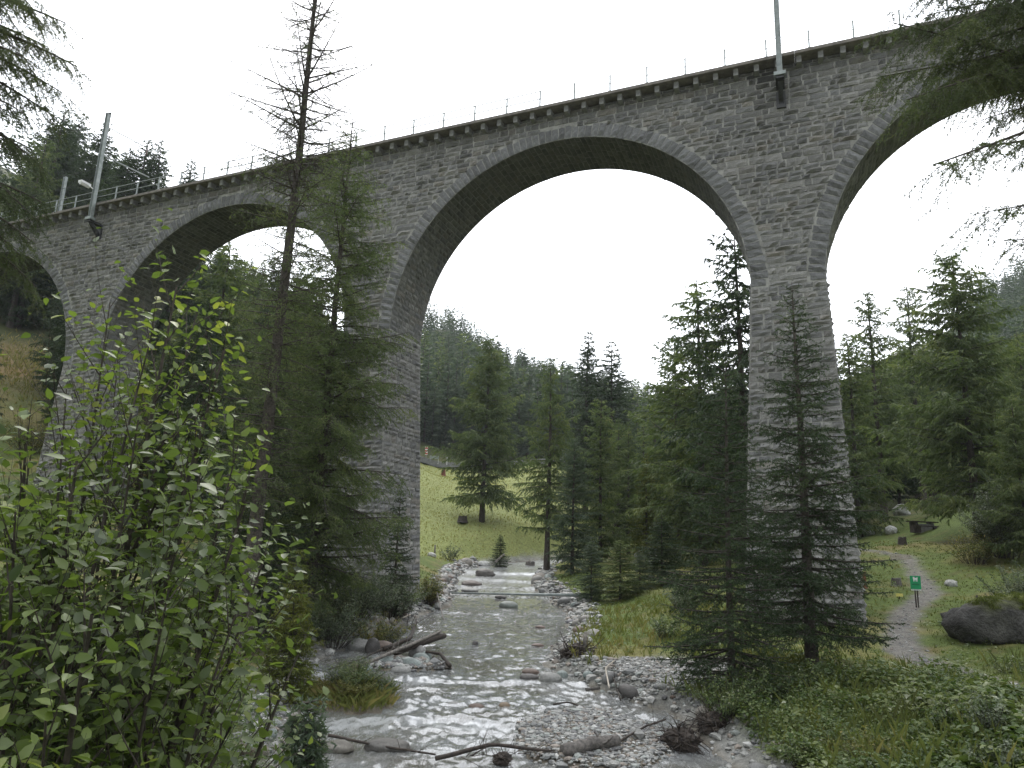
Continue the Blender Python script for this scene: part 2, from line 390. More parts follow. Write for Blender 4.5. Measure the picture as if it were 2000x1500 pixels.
forest = np.clip(sm(150, 175, Y) + sm(62, 82, Y) * sm(6, 16, np.abs(X + 3)) , 0, 1) * (1 - mead)
col = mixc(col, (.045, .05, .022), forest * .8)
bq1 = at(60, 690, 80); bq2 = at(400, 890, 66); brown = np.clip(np.exp(-((X - bq1[0]) ** 2 + (Y - bq1[1]) ** 2) / 110) + np.exp(-((X - bq2[0]) ** 2 + (Y - bq2[1]) ** 2) / 60), 0, 1)
col = mixc(col, (.19, .13, .06), brown * (.45 + .55 * sm(-.2, .3, n1)))
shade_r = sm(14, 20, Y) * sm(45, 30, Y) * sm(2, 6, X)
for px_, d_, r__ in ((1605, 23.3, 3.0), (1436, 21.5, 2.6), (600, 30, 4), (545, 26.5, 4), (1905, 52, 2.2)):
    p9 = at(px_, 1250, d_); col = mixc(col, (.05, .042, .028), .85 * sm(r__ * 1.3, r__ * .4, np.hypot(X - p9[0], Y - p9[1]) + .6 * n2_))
gravel = np.clip(sm(1.6, .2, TT + .6 * n2_) * sm(120, 100, Y) + sm(-.25, 0, GB) + sm(-.25, .05, G2) + sm(-.2, .1, BB), 0, 1)
gc = np.zeros(X.shape + (3,)) + np.array([.17, .17, .155]); gc = mixc(gc, (.27, .27, .25), sm(-.3, .4, n2_)); gc = mixc(gc, (.12, .095, .06), sm(.0, -.35, TT) * .7)
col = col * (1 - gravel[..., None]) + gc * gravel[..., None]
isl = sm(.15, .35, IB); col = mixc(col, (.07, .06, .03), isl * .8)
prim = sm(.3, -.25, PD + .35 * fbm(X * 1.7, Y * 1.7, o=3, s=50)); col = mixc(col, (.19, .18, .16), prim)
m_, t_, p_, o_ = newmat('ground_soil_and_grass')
a_ = N(t_, 'ShaderNodeAttribute', attribute_name='col')
tc_ = N(t_, 'ShaderNodeTexCoord')
nA = N(t_, 'ShaderNodeTexNoise', i_Scale=3.5, i_Detail=8.0, i_Roughness=.7); nB = N(t_, 'ShaderNodeTexNoise', i_Scale=22.0, i_Detail=5.0, i_Roughness=.7)
rA = N(t_, 'ShaderNodeMapRange', i_1=.3, i_2=.7, i_3=.6, i_4=1.4); rB = N(t_, 'ShaderNodeMapRange', i_1=.3, i_2=.7, i_3=.6, i_4=1.4)
mu = N(t_, 'ShaderNodeMath', operation='MULTIPLY')
mx = N(t_, 'ShaderNodeMix', data_type='RGBA', blend_type='MULTIPLY'); mx.inputs[0].default_value = 1
l = t_.links.new
l(tc_.outputs['Object'], nA.inputs[0]); l(tc_.outputs['Object'], nB.inputs[0]); l(nA.outputs[0], rA.inputs[0]); l(nB.outputs[0], rB.inputs[0])
l(rA.outputs[0], mu.inputs[0]); l(rB.outputs[0], mu.inputs[1]); l(a_.outputs['Color'], mx.inputs[6]); l(mu.outputs[0], mx.inputs[7]); l(mx.outputs[2], p_.inputs['Base Color'])
p_.inputs['Roughness'].default_value = .9; p_.inputs['Specular IOR Level'].default_value = .25
bump(t_, p_, nB.outputs[0], .9, .05)
M['ground'] = m_
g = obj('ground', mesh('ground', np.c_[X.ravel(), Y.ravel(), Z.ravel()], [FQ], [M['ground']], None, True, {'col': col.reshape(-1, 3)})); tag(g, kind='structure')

# ------------------------------------------------------------------ water
wy = axis([(3, 9, .4, .12), (9, 30, .07, .13), (30, 95, .14, .7), (95, 135, .8, 1.5)])
wu = np.linspace(0, 1, 120)
e0, e1 = edges(wy); WX = (e0 - 1.6)[:, None] + ((e1 - e0 + 3.0)[:, None]) * wu[None]; WY = np.repeat(wy[:, None], len(wu), 1)
def wave(x, y):
    a = fbm(x * .55, y * .38, o=2, s=60)
    chop = fbm(x * 2.6 + a * 2, y * 1.7, o=4, s=61)
    rid = 1 - np.abs(fbm(x * 1.7 + 3, y * 1.0 + a * 2, o=3, s=65)) * 3
    z = .045 * a + .05 * chop + .085 * fbm(x * 7.5 + a * 3, y * 3.8, o=3, s=67) + .015 * rid
    # cascades: short steps across the bed
    st = np.zeros_like(x); fo = np.zeros_like(x)
    for yc, h, fm, wd in ((70.5, .26, .8, .9), (62, .18, .8, .8), (56, .12, .7, .7), (50, .08, .6, .5), (24.6, .06, .55, .25), (19.6, .05, .5, .2), (13.7, .10, .6, .25), (41, .04, .3, .3)):
        yy = yc + 1.0 * fbm(x * .5, x * 0 + yc, o=2, s=70)
        st += h * (sm(-wd, wd, y - yy) - .5) * np.exp(-((y - yy) / 4.5) ** 2)
        fo = np.maximum(fo, fm * np.exp(-np.clip(yy - y, 0, 9) / (2.2 if yc > 40 else 1.3)) * (y < yy + wd) * sm(-.3, .6, (fbm(x * 1.6, y * 1.1 + yc, o=2, s=71) + fbm(x * 5.5, y * 4 + yc, o=3, s=72)) * 1.3))
    foam = np.clip(fo + .12 * sm(.0, .4, chop + .3 * a) + .06 * sm(.75, 1.0, rid), 0, 1)
    return z, st, foam
wz, wst, wf = wave(WX, WY)
edge_f = sm(1.1, .2, np.minimum(WX - (e0[:, None]), e1[:, None] - WX))
calm = sm(-.4, .3, fbm(WX * .3, WY * .25, o=2, s=80))
wz = wz * (.35 + .65 * (1 - .6 * calm)); wf = np.clip(wf * (1 - .35 * calm) + .3 * sm(48, 62, WY), 0, 1)
WZ = zw(WY) + wz * .8 + wst * .8 - .02
iw = np.arange(WX.size).reshape(WX.shape)
WQ = np.stack([iw[:-1, :-1], iw[:-1, 1:], iw[1:, 1:], iw[1:, :-1]], -1).reshape(-1, 4)
m_, t_, p_, o_ = newmat('stream_water'); l = t_.links.new
a_ = N(t_, 'ShaderNodeAttribute', attribute_name='foam'); tc_ = N(t_, 'ShaderNodeTexCoord')
mp_ = N(t_, 'ShaderNodeMapping'); mp_.inputs['Scale'].default_value = (2.4, .7, 1)
n_ = N(t_, 'ShaderNodeTexNoise', i_Scale=6.5, i_Detail=8.0, i_Roughness=.75, i_Distortion=.3)
l(tc_.outputs['Object'], mp_.inputs[0]); l(mp_.outputs[0], n_.inputs[0])
nf = N(t_, 'ShaderNodeTexNoise', i_Scale=15.0, i_Detail=6.0, i_Roughness=.75); l(mp_.outputs[0], nf.inputs[0])
s1 = N(t_, 'ShaderNodeMath', operation='ADD'); l(a_.outputs['Fac'], s1.inputs[0]); l(n_.outputs[0], s1.inputs[1])
s2 = N(t_, 'ShaderNodeMath', operation='ADD'); l(s1.outputs[0], s2.inputs[0]); l(nf.outputs[0], s2.inputs[1])
rr = N(t_, 'ShaderNodeMapRange', i_1=1.0, i_2=1.62, i_3=0., i_4=1.); l(s2.outputs[0], rr.inputs[0])
nb = N(t_, 'ShaderNodeTexNoise', i_Scale=.7, i_Detail=3.0); l(tc_.outputs['Object'], nb.inputs[0])
rb = N(t_, 'ShaderNodeValToRGB'); rb.color_ramp.elements[0].position = .4; rb.color_ramp.elements[1].position = .62
rb.color_ramp.elements[0].color = (.25, .265, .26, 1); rb.color_ramp.elements[1].color = (.16, .155, .125, 1); l(nb.outputs[0], rb.inputs[0])
mx = N(t_, 'ShaderNodeMix', data_type='RGBA'); mx.inputs[7].default_value = (.66, .68, .69, 1); l(rr.outputs[0], mx.inputs[0]); l(rb.outputs[0], mx.inputs[6]); l(mx.outputs[2], p_.inputs['Base Color'])
r3 = N(t_, 'ShaderNodeMapRange', i_1=0., i_2=1., i_3=.10, i_4=.6); l(rr.outputs[0], r3.inputs[0]); l(r3.outputs[0], p_.inputs['Roughness'])
p_.inputs['IOR'].default_value = 1.45; p_.inputs['Specular IOR Level'].default_value = .8
p_.inputs['Coat Weight'].default_value = 1.0; p_.inputs['Coat Roughness'].default_value = .12
bb_ = bump(t_, p_, s2.outputs[0], .9, .07)
M['water'] = m_
g = obj('stream_water', mesh('stream_water', np.c_[WX.ravel(), WY.ravel(), WZ.ravel()], [WQ], [M['water']], None, True, {'foam': wf.ravel()})); tag(g, kind='structure')

# ------------------------------------------------------------------ the viaduct
TH = -.379; DIST = 35.6; GR = .02614; AR = 10.0; VR = .82; ZC = 12.9; WID = 3.71
CX = [-81.7, -58.37, -35.09, -11.92, 11.45, 34.75]
PIER = [(CX[i] + CX[i + 1]) / 2 for i in range(5)]; PH = [(CX[i + 1] - CX[i]) / 2 - AR for i in range(5)]; BAT = .045
DK = 24.815; BZ = -3.
NRM = np.array([-math.sin(TH), math.cos(TH), 0]); UAX = np.array([math.cos(TH), math.sin(TH), 0])
via = empty('stone_viaduct', tuple(NRM * DIST + np.array([0, 0, BZ])), 'tall grey stone railway viaduct with round arches crossing the valley', 'viaduct', rz=TH)
def loc2w(V): return V[..., :1] * UAX + V[..., 1:2] * NRM + NRM * DIST + np.array([0, 0, 1.]) * V[..., 2:3]
def Lz(s, zp): return zp + GR * s            # courses follow the gradient
def tofs(zp): return -BAT * np.maximum(0, ZC - zp)
# mortar core
mb = MB()
S = [-100.]
for c in CX: S += [c - AR * math.cos(a) for a in np.linspace(0, math.pi, 60)]
S += [52.]; S = np.array(S)
bot = np.full(len(S), ZC)
for c in CX:
    mk = np.abs(S - c) <= AR + 1e-6; bot[mk] = ZC + np.sqrt(np.maximum(0, AR * AR - (S[mk] - c) ** 2))
top = DK - .22
k = len(S)
V = np.concatenate([np.c_[S, np.zeros(k), Lz(S, bot)], np.c_[S, np.zeros(k), Lz(S, top)], np.c_[S, np.full(k, WID), Lz(S, bot)], np.c_[S, np.full(k, WID), Lz(S, top)]])
V[:, 2] -= BZ
j = np.arange(k - 1)
F = np.concatenate([np.c_[j, j + 1, k + j + 1, k + j], np.c_[2 * k + j, 3 * k + j, 3 * k + j + 1, 2 * k + j + 1], np.c_[k + j, k + j + 1, 3 * k + j + 1, 3 * k + j]])
mb.add(V, F)
mb.build('spandrel_wall', M['mortar'], via)
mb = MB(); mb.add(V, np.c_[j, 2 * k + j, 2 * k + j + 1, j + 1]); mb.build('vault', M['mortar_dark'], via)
for pc, PHW in zip(PIER, PH):
    q = MB(); H2 = 24.; d = BAT * H2; z1 = ZC; z0 = ZC - H2
    V = []
    for z, e in ((z0, d), (z1, 0.)):
        for sx, ty in ((-1, -e), (1, -e), (1, WID + e), (-1, WID + e)):
            V.append([pc + sx * (PHW + e), ty, Lz(pc, z) - BZ + (.05 if e == 0 else 0)])
    q.add(V, [[0, 1, 5, 4], [1, 2, 6, 5], [2, 3, 7, 6], [3, 0, 4, 7], [4, 5, 6, 7]]); q.build('pier_core', M['mortar'], via)

PAL = np.array([[.20, .20, .192], [.225, .222, .21], [.17, .172, .172], [.25, .245, .23], [.235, .215, .185], [.14, .142, .147], [.29, .285, .27], [.20, .19, .172]])
PW = np.array([.24, .2, .18, .12, .08, .1, .05, .03])
def blocks(C, U, V_, Nn, dep, rg, nu=4, nv=3):
    n = len(C); a = np.linspace(-1, 1, nu); b = np.linspace(-1, 1, nv); Aa, Bb = np.meshgrid(a, b); Aa = Aa.ravel(); Bb = Bb.ravel()
    m0 = len(Aa); jit = rg.uniform(-.085, .085, (n, m0, 2)); ins = .94
    edge = (np.abs(Aa) > .99) | (np.abs(Bb) > .99)
    ua = Aa[None] * ins + jit[..., 0]; vb = Bb[None] * ins + jit[..., 1]
    tilt = rg.uniform(-.35, .35, (n, 1)) * Aa[None] + rg.uniform(-.35, .15, (n, 1)) * Bb[None]
    h = dep[:, None] * (np.where(edge, .32, 1.0)[None] * (1 + tilt) * rg.uniform(.35, 1.5, (n, m0)))
    P = C[:, None] + U[:, None] * ua[..., None] + V_[:, None] * vb[..., None] + Nn[:, None] * h[..., None]
    per = [i for i in range(nu)] + [i * nu + nu - 1 for i in range(1, nv)] + [(nv - 1) * nu + i for i in range(nu - 2, -1, -1)] + [i * nu for i in range(nv - 2, 0, -1)]
    Q = P[:, per] - Nn[:, None] * (h[:, per] + .03)[..., None]
    PV = np.concatenate([P, Q], 1); npv = PV.shape[1]
    F = []
    for r_ in range(nv - 1):
        for c_ in range(nu - 1):
            i0 = r_ * nu + c_; F.append([i0, i0 + 1, i0 + nu + 1, i0 + nu])
    k_ = len(per)
    for i in range(k_): F.append([per[i], m0 + i, m0 + (i + 1) % k_, per[(i + 1) % k_]])
    return PV, np.array(F)
rg = NP(11)
ST = []      # s0, s1, z0, z1 on the front face
def fill(a, b, z0, z1, out_, wmin=.32, wmax=1.05):
    x = a
    while x < b - 1e-3:
        w_ = wmin + (wmax - wmin) * rg.random() ** 1.3; w_ *= (.7 + (z1 - z0))
        if b - (x + w_) < .3: w_ = b - x
        out_.append((x, min(x + w_, b), z0, z1)); x += w_
rows = []; z = -5.
while z < DK - .22:
    h = rg.choice([.23, .27, .31, .36, .42], p=[.15, .25, .3, .2, .1])
    if z > 22: h *= .9
    rows.append((z, min(z + h, DK - .22))); z += h
front = []; RO = AR + VR
for z0, z1 in rows:
    zm = (z0 + z1) / 2; iv = []
    if zm < ZC:
        for pc, PHW in zip(PIER[:4], PH):
            hw = PHW + BAT * (ZC - zm)
            if pc > -72: iv.append((pc - hw, pc + hw))
            else: iv.append((pc - hw, pc + hw))
    else:
        pts = [-74.]
        for c in CX[1:5]:
            q = RO * RO - (zm - ZC) ** 2
            if q > 0: r_ = math.sqrt(q); pts += [c - r_, c + r_]
        pts += [26.]
        iv = list(zip(pts[::2], pts[1::2]))
    for a, b in iv:
        if b - a > .15: fill(a, b, z0, z1, front)
# occasionally merge two courses into one tall stone
front = np.array(front)
C_ = []; U_ = []; V2 = []; N_ = []; D_ = []
sm_ = (front[:, 0] + front[:, 1]) / 2; zm_ = (front[:, 2] + front[:, 3]) / 2; n_f = len(front)
C_.append(np.c_[sm_, tofs(zm_), Lz(sm_, zm_) - BZ])
U_.append(np.c_[(front[:, 1] - front[:, 0]) / 2 - .017, np.zeros(n_f), (front[:, 1] - front[:, 0]) / 2 * GR]); V2.append(np.c_[np.zeros(n_f), np.where(zm_ < ZC, BAT, 0) * (front[:, 3] - front[:, 2]) / 2, (front[:, 3] - front[:, 2]) / 2 - .016])
N_.append(np.tile([0, -1., 0], (n_f, 1))); D_.append(rg.uniform(.05, .14, n_f))
# side faces of the piers
for pc, PHW in zip(PIER[:4], PH):
    for sd_ in (-1, 1):
        S_ = []
        for z0, z1 in rows:
            zm = (z0 + z1) / 2
            if zm < ZC: fill(tofs(zm), WID - tofs(zm), z0, z1, S_)
        S_ = np.array(S_); tm = (S_[:, 0] + S_[:, 1]) / 2; zz = (S_[:, 2] + S_[:, 3]) / 2; n = len(S_)
        C_.append(np.c_[pc + sd_ * (PHW + BAT * (ZC - zz)), tm, Lz(pc, zz) - BZ])
        U_.append(np.c_[np.zeros(n), (S_[:, 1] - S_[:, 0]) / 2 * sd_ - .012 * sd_, np.zeros(n)]); V2.append(np.c_[-sd_ * BAT * (S_[:, 3] - S_[:, 2]) / 2, np.zeros(n), (S_[:, 3] - S_[:, 2]) / 2 - .012])
        N_.append(np.tile([float(sd_), 0, 0], (n, 1))); D_.append(rg.uniform(.04, .11, n))
n_side = sum(len(c) for c in C_)
# soffits
vault_s = []
for c in CX[1:5]:
    nrow = 104; S_ = []
    for i in range(nrow):
        a0, a1 = math.pi * i / nrow, math.pi * (i + 1) / nrow
        fill(.0, WID, 0, .30, tmp := [], .4, 1.0)
        for q in tmp: S_.append((q[0], q[1], (a0 + a1) / 2))
    S_ = np.array(S_); n = len(S_); a = S_[:, 2]; tm = (S_[:, 0] + S_[:, 1]) / 2
    C_.append(np.c_[c + AR * np.cos(a), tm, Lz(c, ZC + AR * np.sin(a)) + GR * AR * np.cos(a) - BZ])
    U_.append(np.c_[np.zeros(n), (S_[:, 1] - S_[:, 0]) / 2 - .01, np.zeros(n)])
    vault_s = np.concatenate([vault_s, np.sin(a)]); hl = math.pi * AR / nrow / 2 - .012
    V2.append(np.c_[-np.sin(a) * hl, np.zeros(n), np.cos(a) * hl]); N_.append(np.c_[-np.cos(a), np.zeros(n), -np.sin(a)]); D_.append(rg.uniform(.02, .06, n))
C_ = np.concatenate(C_); U_ = np.concatenate(U_); V2 = np.concatenate(V2); N_ = np.concatenate(N_); D_ = np.concatenate(D_)
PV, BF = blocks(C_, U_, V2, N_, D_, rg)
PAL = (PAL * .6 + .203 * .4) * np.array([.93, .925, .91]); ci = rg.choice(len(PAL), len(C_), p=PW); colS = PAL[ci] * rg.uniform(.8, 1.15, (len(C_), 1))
colS *= (1 + .22 * fbm(C_[:, 0] * .18, C_[:, 2] * .18, o=3, s=90))[:, None]
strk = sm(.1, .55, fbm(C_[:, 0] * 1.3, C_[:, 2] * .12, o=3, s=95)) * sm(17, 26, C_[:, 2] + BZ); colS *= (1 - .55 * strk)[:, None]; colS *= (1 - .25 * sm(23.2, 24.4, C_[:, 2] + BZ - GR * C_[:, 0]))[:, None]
lime = sm(9, 1, C_[:, 2] + BZ + 2) ; colS = colS * (1 + .25 * lime[:, None]); vd = sm(.05, .75, vault_s)[:, None]; colS[n_side:] *= (1 - vd) + vd * np.array([.42, .43, .38])      # vault shade put into the stone colours, deeper towards the crown
wC = loc2w(C_ + np.array([0, 0, BZ])); px_, py_, dd_ = proj(wC)
area = np.linalg.norm(U_, axis=1) * np.linalg.norm(V2, axis=1) / dd_ ** 2
facing = np.abs(((N_[:, :1] * UAX + N_[:, 1:2] * NRM + N_[:, 2:] * np.array([0, 0, 1.])) * nrm(wC)).sum(1))
vis = (px_ > 0) & (px_ < 2000) & (py_ > 0) & (py_ < 1200) & (np.arange(len(C_)) < n_f)
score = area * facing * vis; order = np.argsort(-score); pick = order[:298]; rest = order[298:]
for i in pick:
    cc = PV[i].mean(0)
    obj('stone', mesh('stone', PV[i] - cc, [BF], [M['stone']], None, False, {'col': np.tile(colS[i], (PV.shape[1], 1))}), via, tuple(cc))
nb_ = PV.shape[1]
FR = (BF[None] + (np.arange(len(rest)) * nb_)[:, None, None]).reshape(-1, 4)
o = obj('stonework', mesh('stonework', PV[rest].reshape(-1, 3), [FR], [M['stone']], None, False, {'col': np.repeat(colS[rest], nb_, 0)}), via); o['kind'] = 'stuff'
# voussoirs
nvr = 84
for c in CX[1:5]:
    for i in range(nvr):
        a0 = math.pi * i / nvr; a1 = math.pi * (i + 1) / nvr; a = (a0 + a1) / 2
        rl = VR / 2 * rg.uniform(.84, 1.03); rc = AR + .0 + rl
        C = np.array([[c + rc * math.cos(a), 0, ZC + rc * math.sin(a) + GR * (c + rc * math.cos(a)) - BZ]])
        pxv, pyv, dv = proj(loc2w(C + np.array([0, 0, BZ])))
        if pxv[0] > 2080 or pxv[0] < -60 or pyv[0] < -60: continue
        hl = math.pi * (AR + VR / 2) / nvr / 2 - .014
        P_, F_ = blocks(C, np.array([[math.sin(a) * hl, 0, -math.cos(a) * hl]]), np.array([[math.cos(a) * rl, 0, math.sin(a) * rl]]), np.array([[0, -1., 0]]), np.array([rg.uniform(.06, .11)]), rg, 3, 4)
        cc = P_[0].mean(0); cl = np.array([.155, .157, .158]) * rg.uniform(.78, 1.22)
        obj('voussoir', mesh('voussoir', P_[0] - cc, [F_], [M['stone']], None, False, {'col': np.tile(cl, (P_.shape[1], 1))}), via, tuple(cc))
# cornice, corbels, railing, deck
OV = .72
me_c = None
for i in range(-22, 9):
    s0 = i * 4.0 + .6; q = MB(); a, b = s0 + .003, s0 + 3.997
    V = [[s, t, Lz(s, z) - BZ] for s in (a, b) for t in (-OV, .3) for z in (DK - .17, DK)]
    q.add(V, [[0, 1, 3, 2], [4, 6, 7, 5], [0, 4, 5, 1], [2, 3, 7, 6], [0, 2, 6, 4], [1, 5, 7, 3]]); q.build('cornice_slab', M['concrete'], via)
q = MB(); s_ = np.array([-90, 40.]); q.add([[s, t, Lz(s, DK - .03) - BZ] for s in s_ for t in (.3, WID + .6)], [[0, 2, 3, 1]]); q.add([[s, WID + .6, Lz(s, z) - BZ] for s in s_ for z in (DK - .25, DK - .03)], [[0, 2, 3, 1]])
q.add([[s, t, Lz(s, DK - .25) - BZ] for s in s_ for t in (WID + .01, WID + .6)], [[0, 2, 3, 1]]); q.build('deck', M['concrete'], via)
qb = MB(); qb.box((-.12, -.52, -.33), (.12, .02, .05)); me_c = qb.mesh('corbel', [M['corbel']])
PS0, PDS = -1.09901 * DIST, .05676 * DIST
for n in range(-32, 66):
    s = PS0 + (n * .5 + .25 + 5) * PDS
    if s > 28 or s < -74: continue
    o = obj('corbel', me_c, via, (s, 0, Lz(s, DK - .222) - BZ))
qp = MB(); qp.box((-.035, -.035, 0), (.035, .035, 1.02)); qp.box((-.09, -.09, 0), (.09, .09, .025)); me_p = qp.mesh('railing_post', [M['steel']])
for n in range(-18, 33):
    s = PS0 + n * PDS
    o = obj('railing_post', me_p, via, (s, -OV + .1, Lz(s, DK) - BZ))
    if n < 32:
        for hh in (1.0, .52):
            q = MB(); q.tube([[s + .02, -OV + .1, Lz(s, DK) + hh - BZ], [s + PDS - .02, -OV + .1, Lz(s + PDS, DK) + hh - BZ]], .024 if n < 13 else .012, 6); q.build('rail', M['steel'], via)

# catenary masts hung on the piers
def ibeam(mbx, p0, p1, wd, face=(0, 1, 0)):
    p0 = np.array(p0, float); p1 = np.array(p1, float); T = nrm(p1 - p0); A = nrm(np.cross(T, np.array(face, float))); B = np.cross(A, T)
    ln = np.linalg.norm(p1 - p0); rot = np.array([A, B, T])
    mbx.box((-wd / 2, -wd / 2, 0), (wd / 2, -wd / 2 + .025, ln), rot, p0); mbx.box((-wd / 2, wd / 2 - .025, 0), (wd / 2, wd / 2, ln), rot, p0)
    mbx.box((-.015, -wd / 2 + .026, 0), (.015, wd / 2 - .026, ln), rot, p0)
def mast(s, label, lamp, top=8.4):
    base = loc2w(np.array([s, -.95, Lz(s, DK - 1.25)]))
    r = empty('catenary_mast', tuple(base), label, 'mast', 'catenary masts fixed to the viaduct piers', TH)
    q = MB(); ibeam(q, (0, 0, 0), (0, 0, top), .26, (1, 0, 0)); q.build('pole', M['steel'], r)
    q = MB(); q.box((-.28, -.22, -.2), (.28, .22, -.01)); q.build('base_clamp', M['steel'], r)
    q = MB(); q.box((-.2, -.15, -.34), (.2, .93, -.21)); ibeam(q, (0, .1, -.36), (0, .90, -1.15), .22, (1, 0, 0)); q.box((-.22, .80, -1.4), (.22, .93, -.5)); q.build('wall_bracket', M['steel_dark'], r)
    if lamp:
        q = MB(); q.tube([(0, 0, 7.3), (1.1, 2.8, 6.9)], .035, 6); q.tube([(0, 0, 6.1), (.9, 2.1, 7.0)], .025, 6); q.tube([(0, .0, 5.0), (1.3, 3.2, 4.6)], .05, 6); q.build('cantilever_arm', M['steel'], r)
        q = MB(); q.tube([(1.1, 2.8, 6.85), (1.1, 2.8, 6.35)], [.05, .07], 8); q.build('insulator', M['insul'], r)
        q = MB(); q.box((-.25, -.05, -.06), (.25, .05, .02), None, (0, 0, 8.38)); q.tube([(-.2, 0, 8.3), (-.2, 0, 8.5)], .03, 6); q.build('cross_arm', M['steel_dark'], r)
        q = MB(); q.tube([(-.1, -.1, 2.2), (-.35, -.35, 2.45)], .04, 6); q.box((-.18, -.38, -.09), (.18, .38, .09), None, (-.6, -.45, 2.55)); q.tube([(-.6, -.80, 2.44), (-.6, -.1, 2.44)], .12, 8); q.build('lamp_head', M['white'], r)
    return r
mast(PIER[3] + .1, 'grey steel mast on the near right pier, its top out of the photo', False)
mast(PIER[2] - 0 if False else PIER[1] - .2, 'grey steel mast with lamp and stay arms on the second pier from left', True)
b9 = loc2w(np.array([-57.5, 4.0, Lz(-57.5, DK)])); r9 = empty('catenary_mast', tuple(b9), 'pale grey steel mast on the far side of the track left of the lamp mast', 'mast', 'catenary masts fixed to the viaduct piers', TH)
q = MB(); ibeam(q, (0, 0, -.5), (0, 0, 6.5), .24, (1, 0, 0)); q.build('pole', M['steel'], r9); q = MB(); q.box((-.25, -.25, -.2), (.25, .25, .12)); q.build('foot_plate', M['steel_dark'], r9)
mast(PIER[0] + 1.5, 'grey steel mast at the far left end of the railing, half behind branches', False, 7.0)
def wire(pts, rad, label, cat='overhead wire'):
    q = MB(); q.tube(pts, rad, 5, True); o = q.build('overhead_wire', M['steel_dark']); tag(o, label, cat); return o
def cat_pts(a, b, sag, n=12):
    u = np.linspace(0, 1, n)[:, None]; P = np.array(a) * (1 - u) + np.array(b) * u; P[:, 2] -= sag * 4 * (u * (1 - u))[:, 0]; return P
mt = lambda s, t, h: loc2w(np.array([s, t, Lz(s, DK - 1.25) + h]))
wire(cat_pts(mt(PIER[1], -.8, 8.4), mt(PIER[3], -.8, 8.4), .6), .007, 'thin feeder wire strung from the lamp mast to the right mast')
wire(cat_pts(mt(PIER[0], -.8, 7.0), mt(PIER[1], -.8, 8.2), .3), .007, 'thin feeder wire left of the lamp mast')
for k_, (t_a, h_a, lb_) in enumerate([(1.9, 6.3, 'carrying wire over the track left of the lamp mast'), (1.9, 5.2, 'contact wire over the track left of the lamp mast')]): wire(cat_pts(mt(PIER[0], t_a, h_a), mt(PIER[1], t_a, h_a), .15), .012, lb_)
for k_, (t_a, h_a, lb_) in enumerate([(1.9, 6.3, 'carrying wire over the track right of the lamp mast'), (1.9, 5.2, 'contact wire over the track right of the lamp mast')]): wire(cat_pts(mt(PIER[1], t_a, h_a), mt(PIER[3], t_a, h_a), .3), .012, lb_)

# ------------------------------------------------------------------ trees: curved-axis generator
class Q:
    """n curved axes P(u) = P0 + D u + G u^2"""
    def __init__(s, P0, D, G, r): s.P0, s.D, s.G, s.r = [np.asarray(a, float) for a in (P0, D, G, r)]; s.L = np.linalg.norm(s.D, axis=1)
    def at(s, i, u): return s.P0[i] + s.D[i] * u[:, None] + s.G[i] * (u * u)[:, None]
    def tan(s, i, u): return nrm(s.D[i] + 2 * s.G[i] * u[:, None])
def qcat(qs): return Q(*[np.concatenate([getattr(q, k) for q in qs]) for k in ('P0', 'D', 'G', 'r')])
def qtubes(mb, q, k, sides, tip=.15):
    n = len(q.P0); u = np.linspace(0, 1, k + 1)
    P = q.P0[:, None] + q.D[:, None] * u[None, :, None] + q.G[:, None] * (u * u)[None, :, None]
    T = nrm(q.D[:, None] + 2 * q.G[:, None] * u[None, :, None])
    ref = np.where(np.abs(T[..., 2:3]) < .9, np.array([0, 0, 1.]), np.array([1., 0, 0])); A = nrm(np.cross(T, ref)); B = np.cross(T, A)
    a = np.arange(sides) / sides * 2 * math.pi
    rr = q.r[:, None] * (1 - (1 - tip) * u[None]) 
    V = P[:, :, None] + rr[..., None, None] * (A[:, :, None] * np.cos(a)[None, None, :, None] + B[:, :, None] * np.sin(a)[None, None, :, None])
    m0 = (k + 1) * sides; F = np.array([[i * sides + j, i * sides + (j + 1) % sides, (i + 1) * sides + (j + 1) % sides, (i + 1) * sides + j] for i in range(k) for j in range(sides)])
    F = (F[None] + (np.arange(n) * m0)[:, None, None]).reshape(-1, 4)
    mb.add(V.reshape(-1, 3), F)
def qspawn(q, step, u0, u1, lf, ang, hang, rg, up=0., rfac=.5, planar=.25, maxn=99):
    cnt = np.clip(((u1 - u0) * q.L / step).astype(int), 1, maxn)
    i = np.repeat(np.arange(len(q.L)), cnt); off = np.concatenate([np.arange(c) for c in cnt]) if len(cnt) else np.array([])
    u = u0 + (u1 - u0) * (off + rg.random(len(i))) / cnt[i]
    T = q.tan(i, u); side = nrm(np.cross(T, np.array([0, 0, 1.])) + 1e-6) * np.where(off % 2 == 0, 1, -1)[:, None]
    a = ang + rg.normal(0, .18, len(i))
    D = T * np.cos(a)[:, None] + side * np.sin(a)[:, None] + np.array([0, 0, 1.]) * rg.normal(0, planar, len(i))[:, None]
    D[:, 2] -= hang * rg.uniform(.4, 1.4, len(i)); D = nrm(D)
    Ls = lf(u, q.L[i]) * rg.uniform(.6, 1.25, len(i))
    G = np.zeros_like(D); G[:, 2] = (up - hang * .35) * Ls
    return Q(q.at(i, u), D * Ls[:, None], G, np.maximum(.0015, q.r[i] * rfac * (1 - .7 * u)))
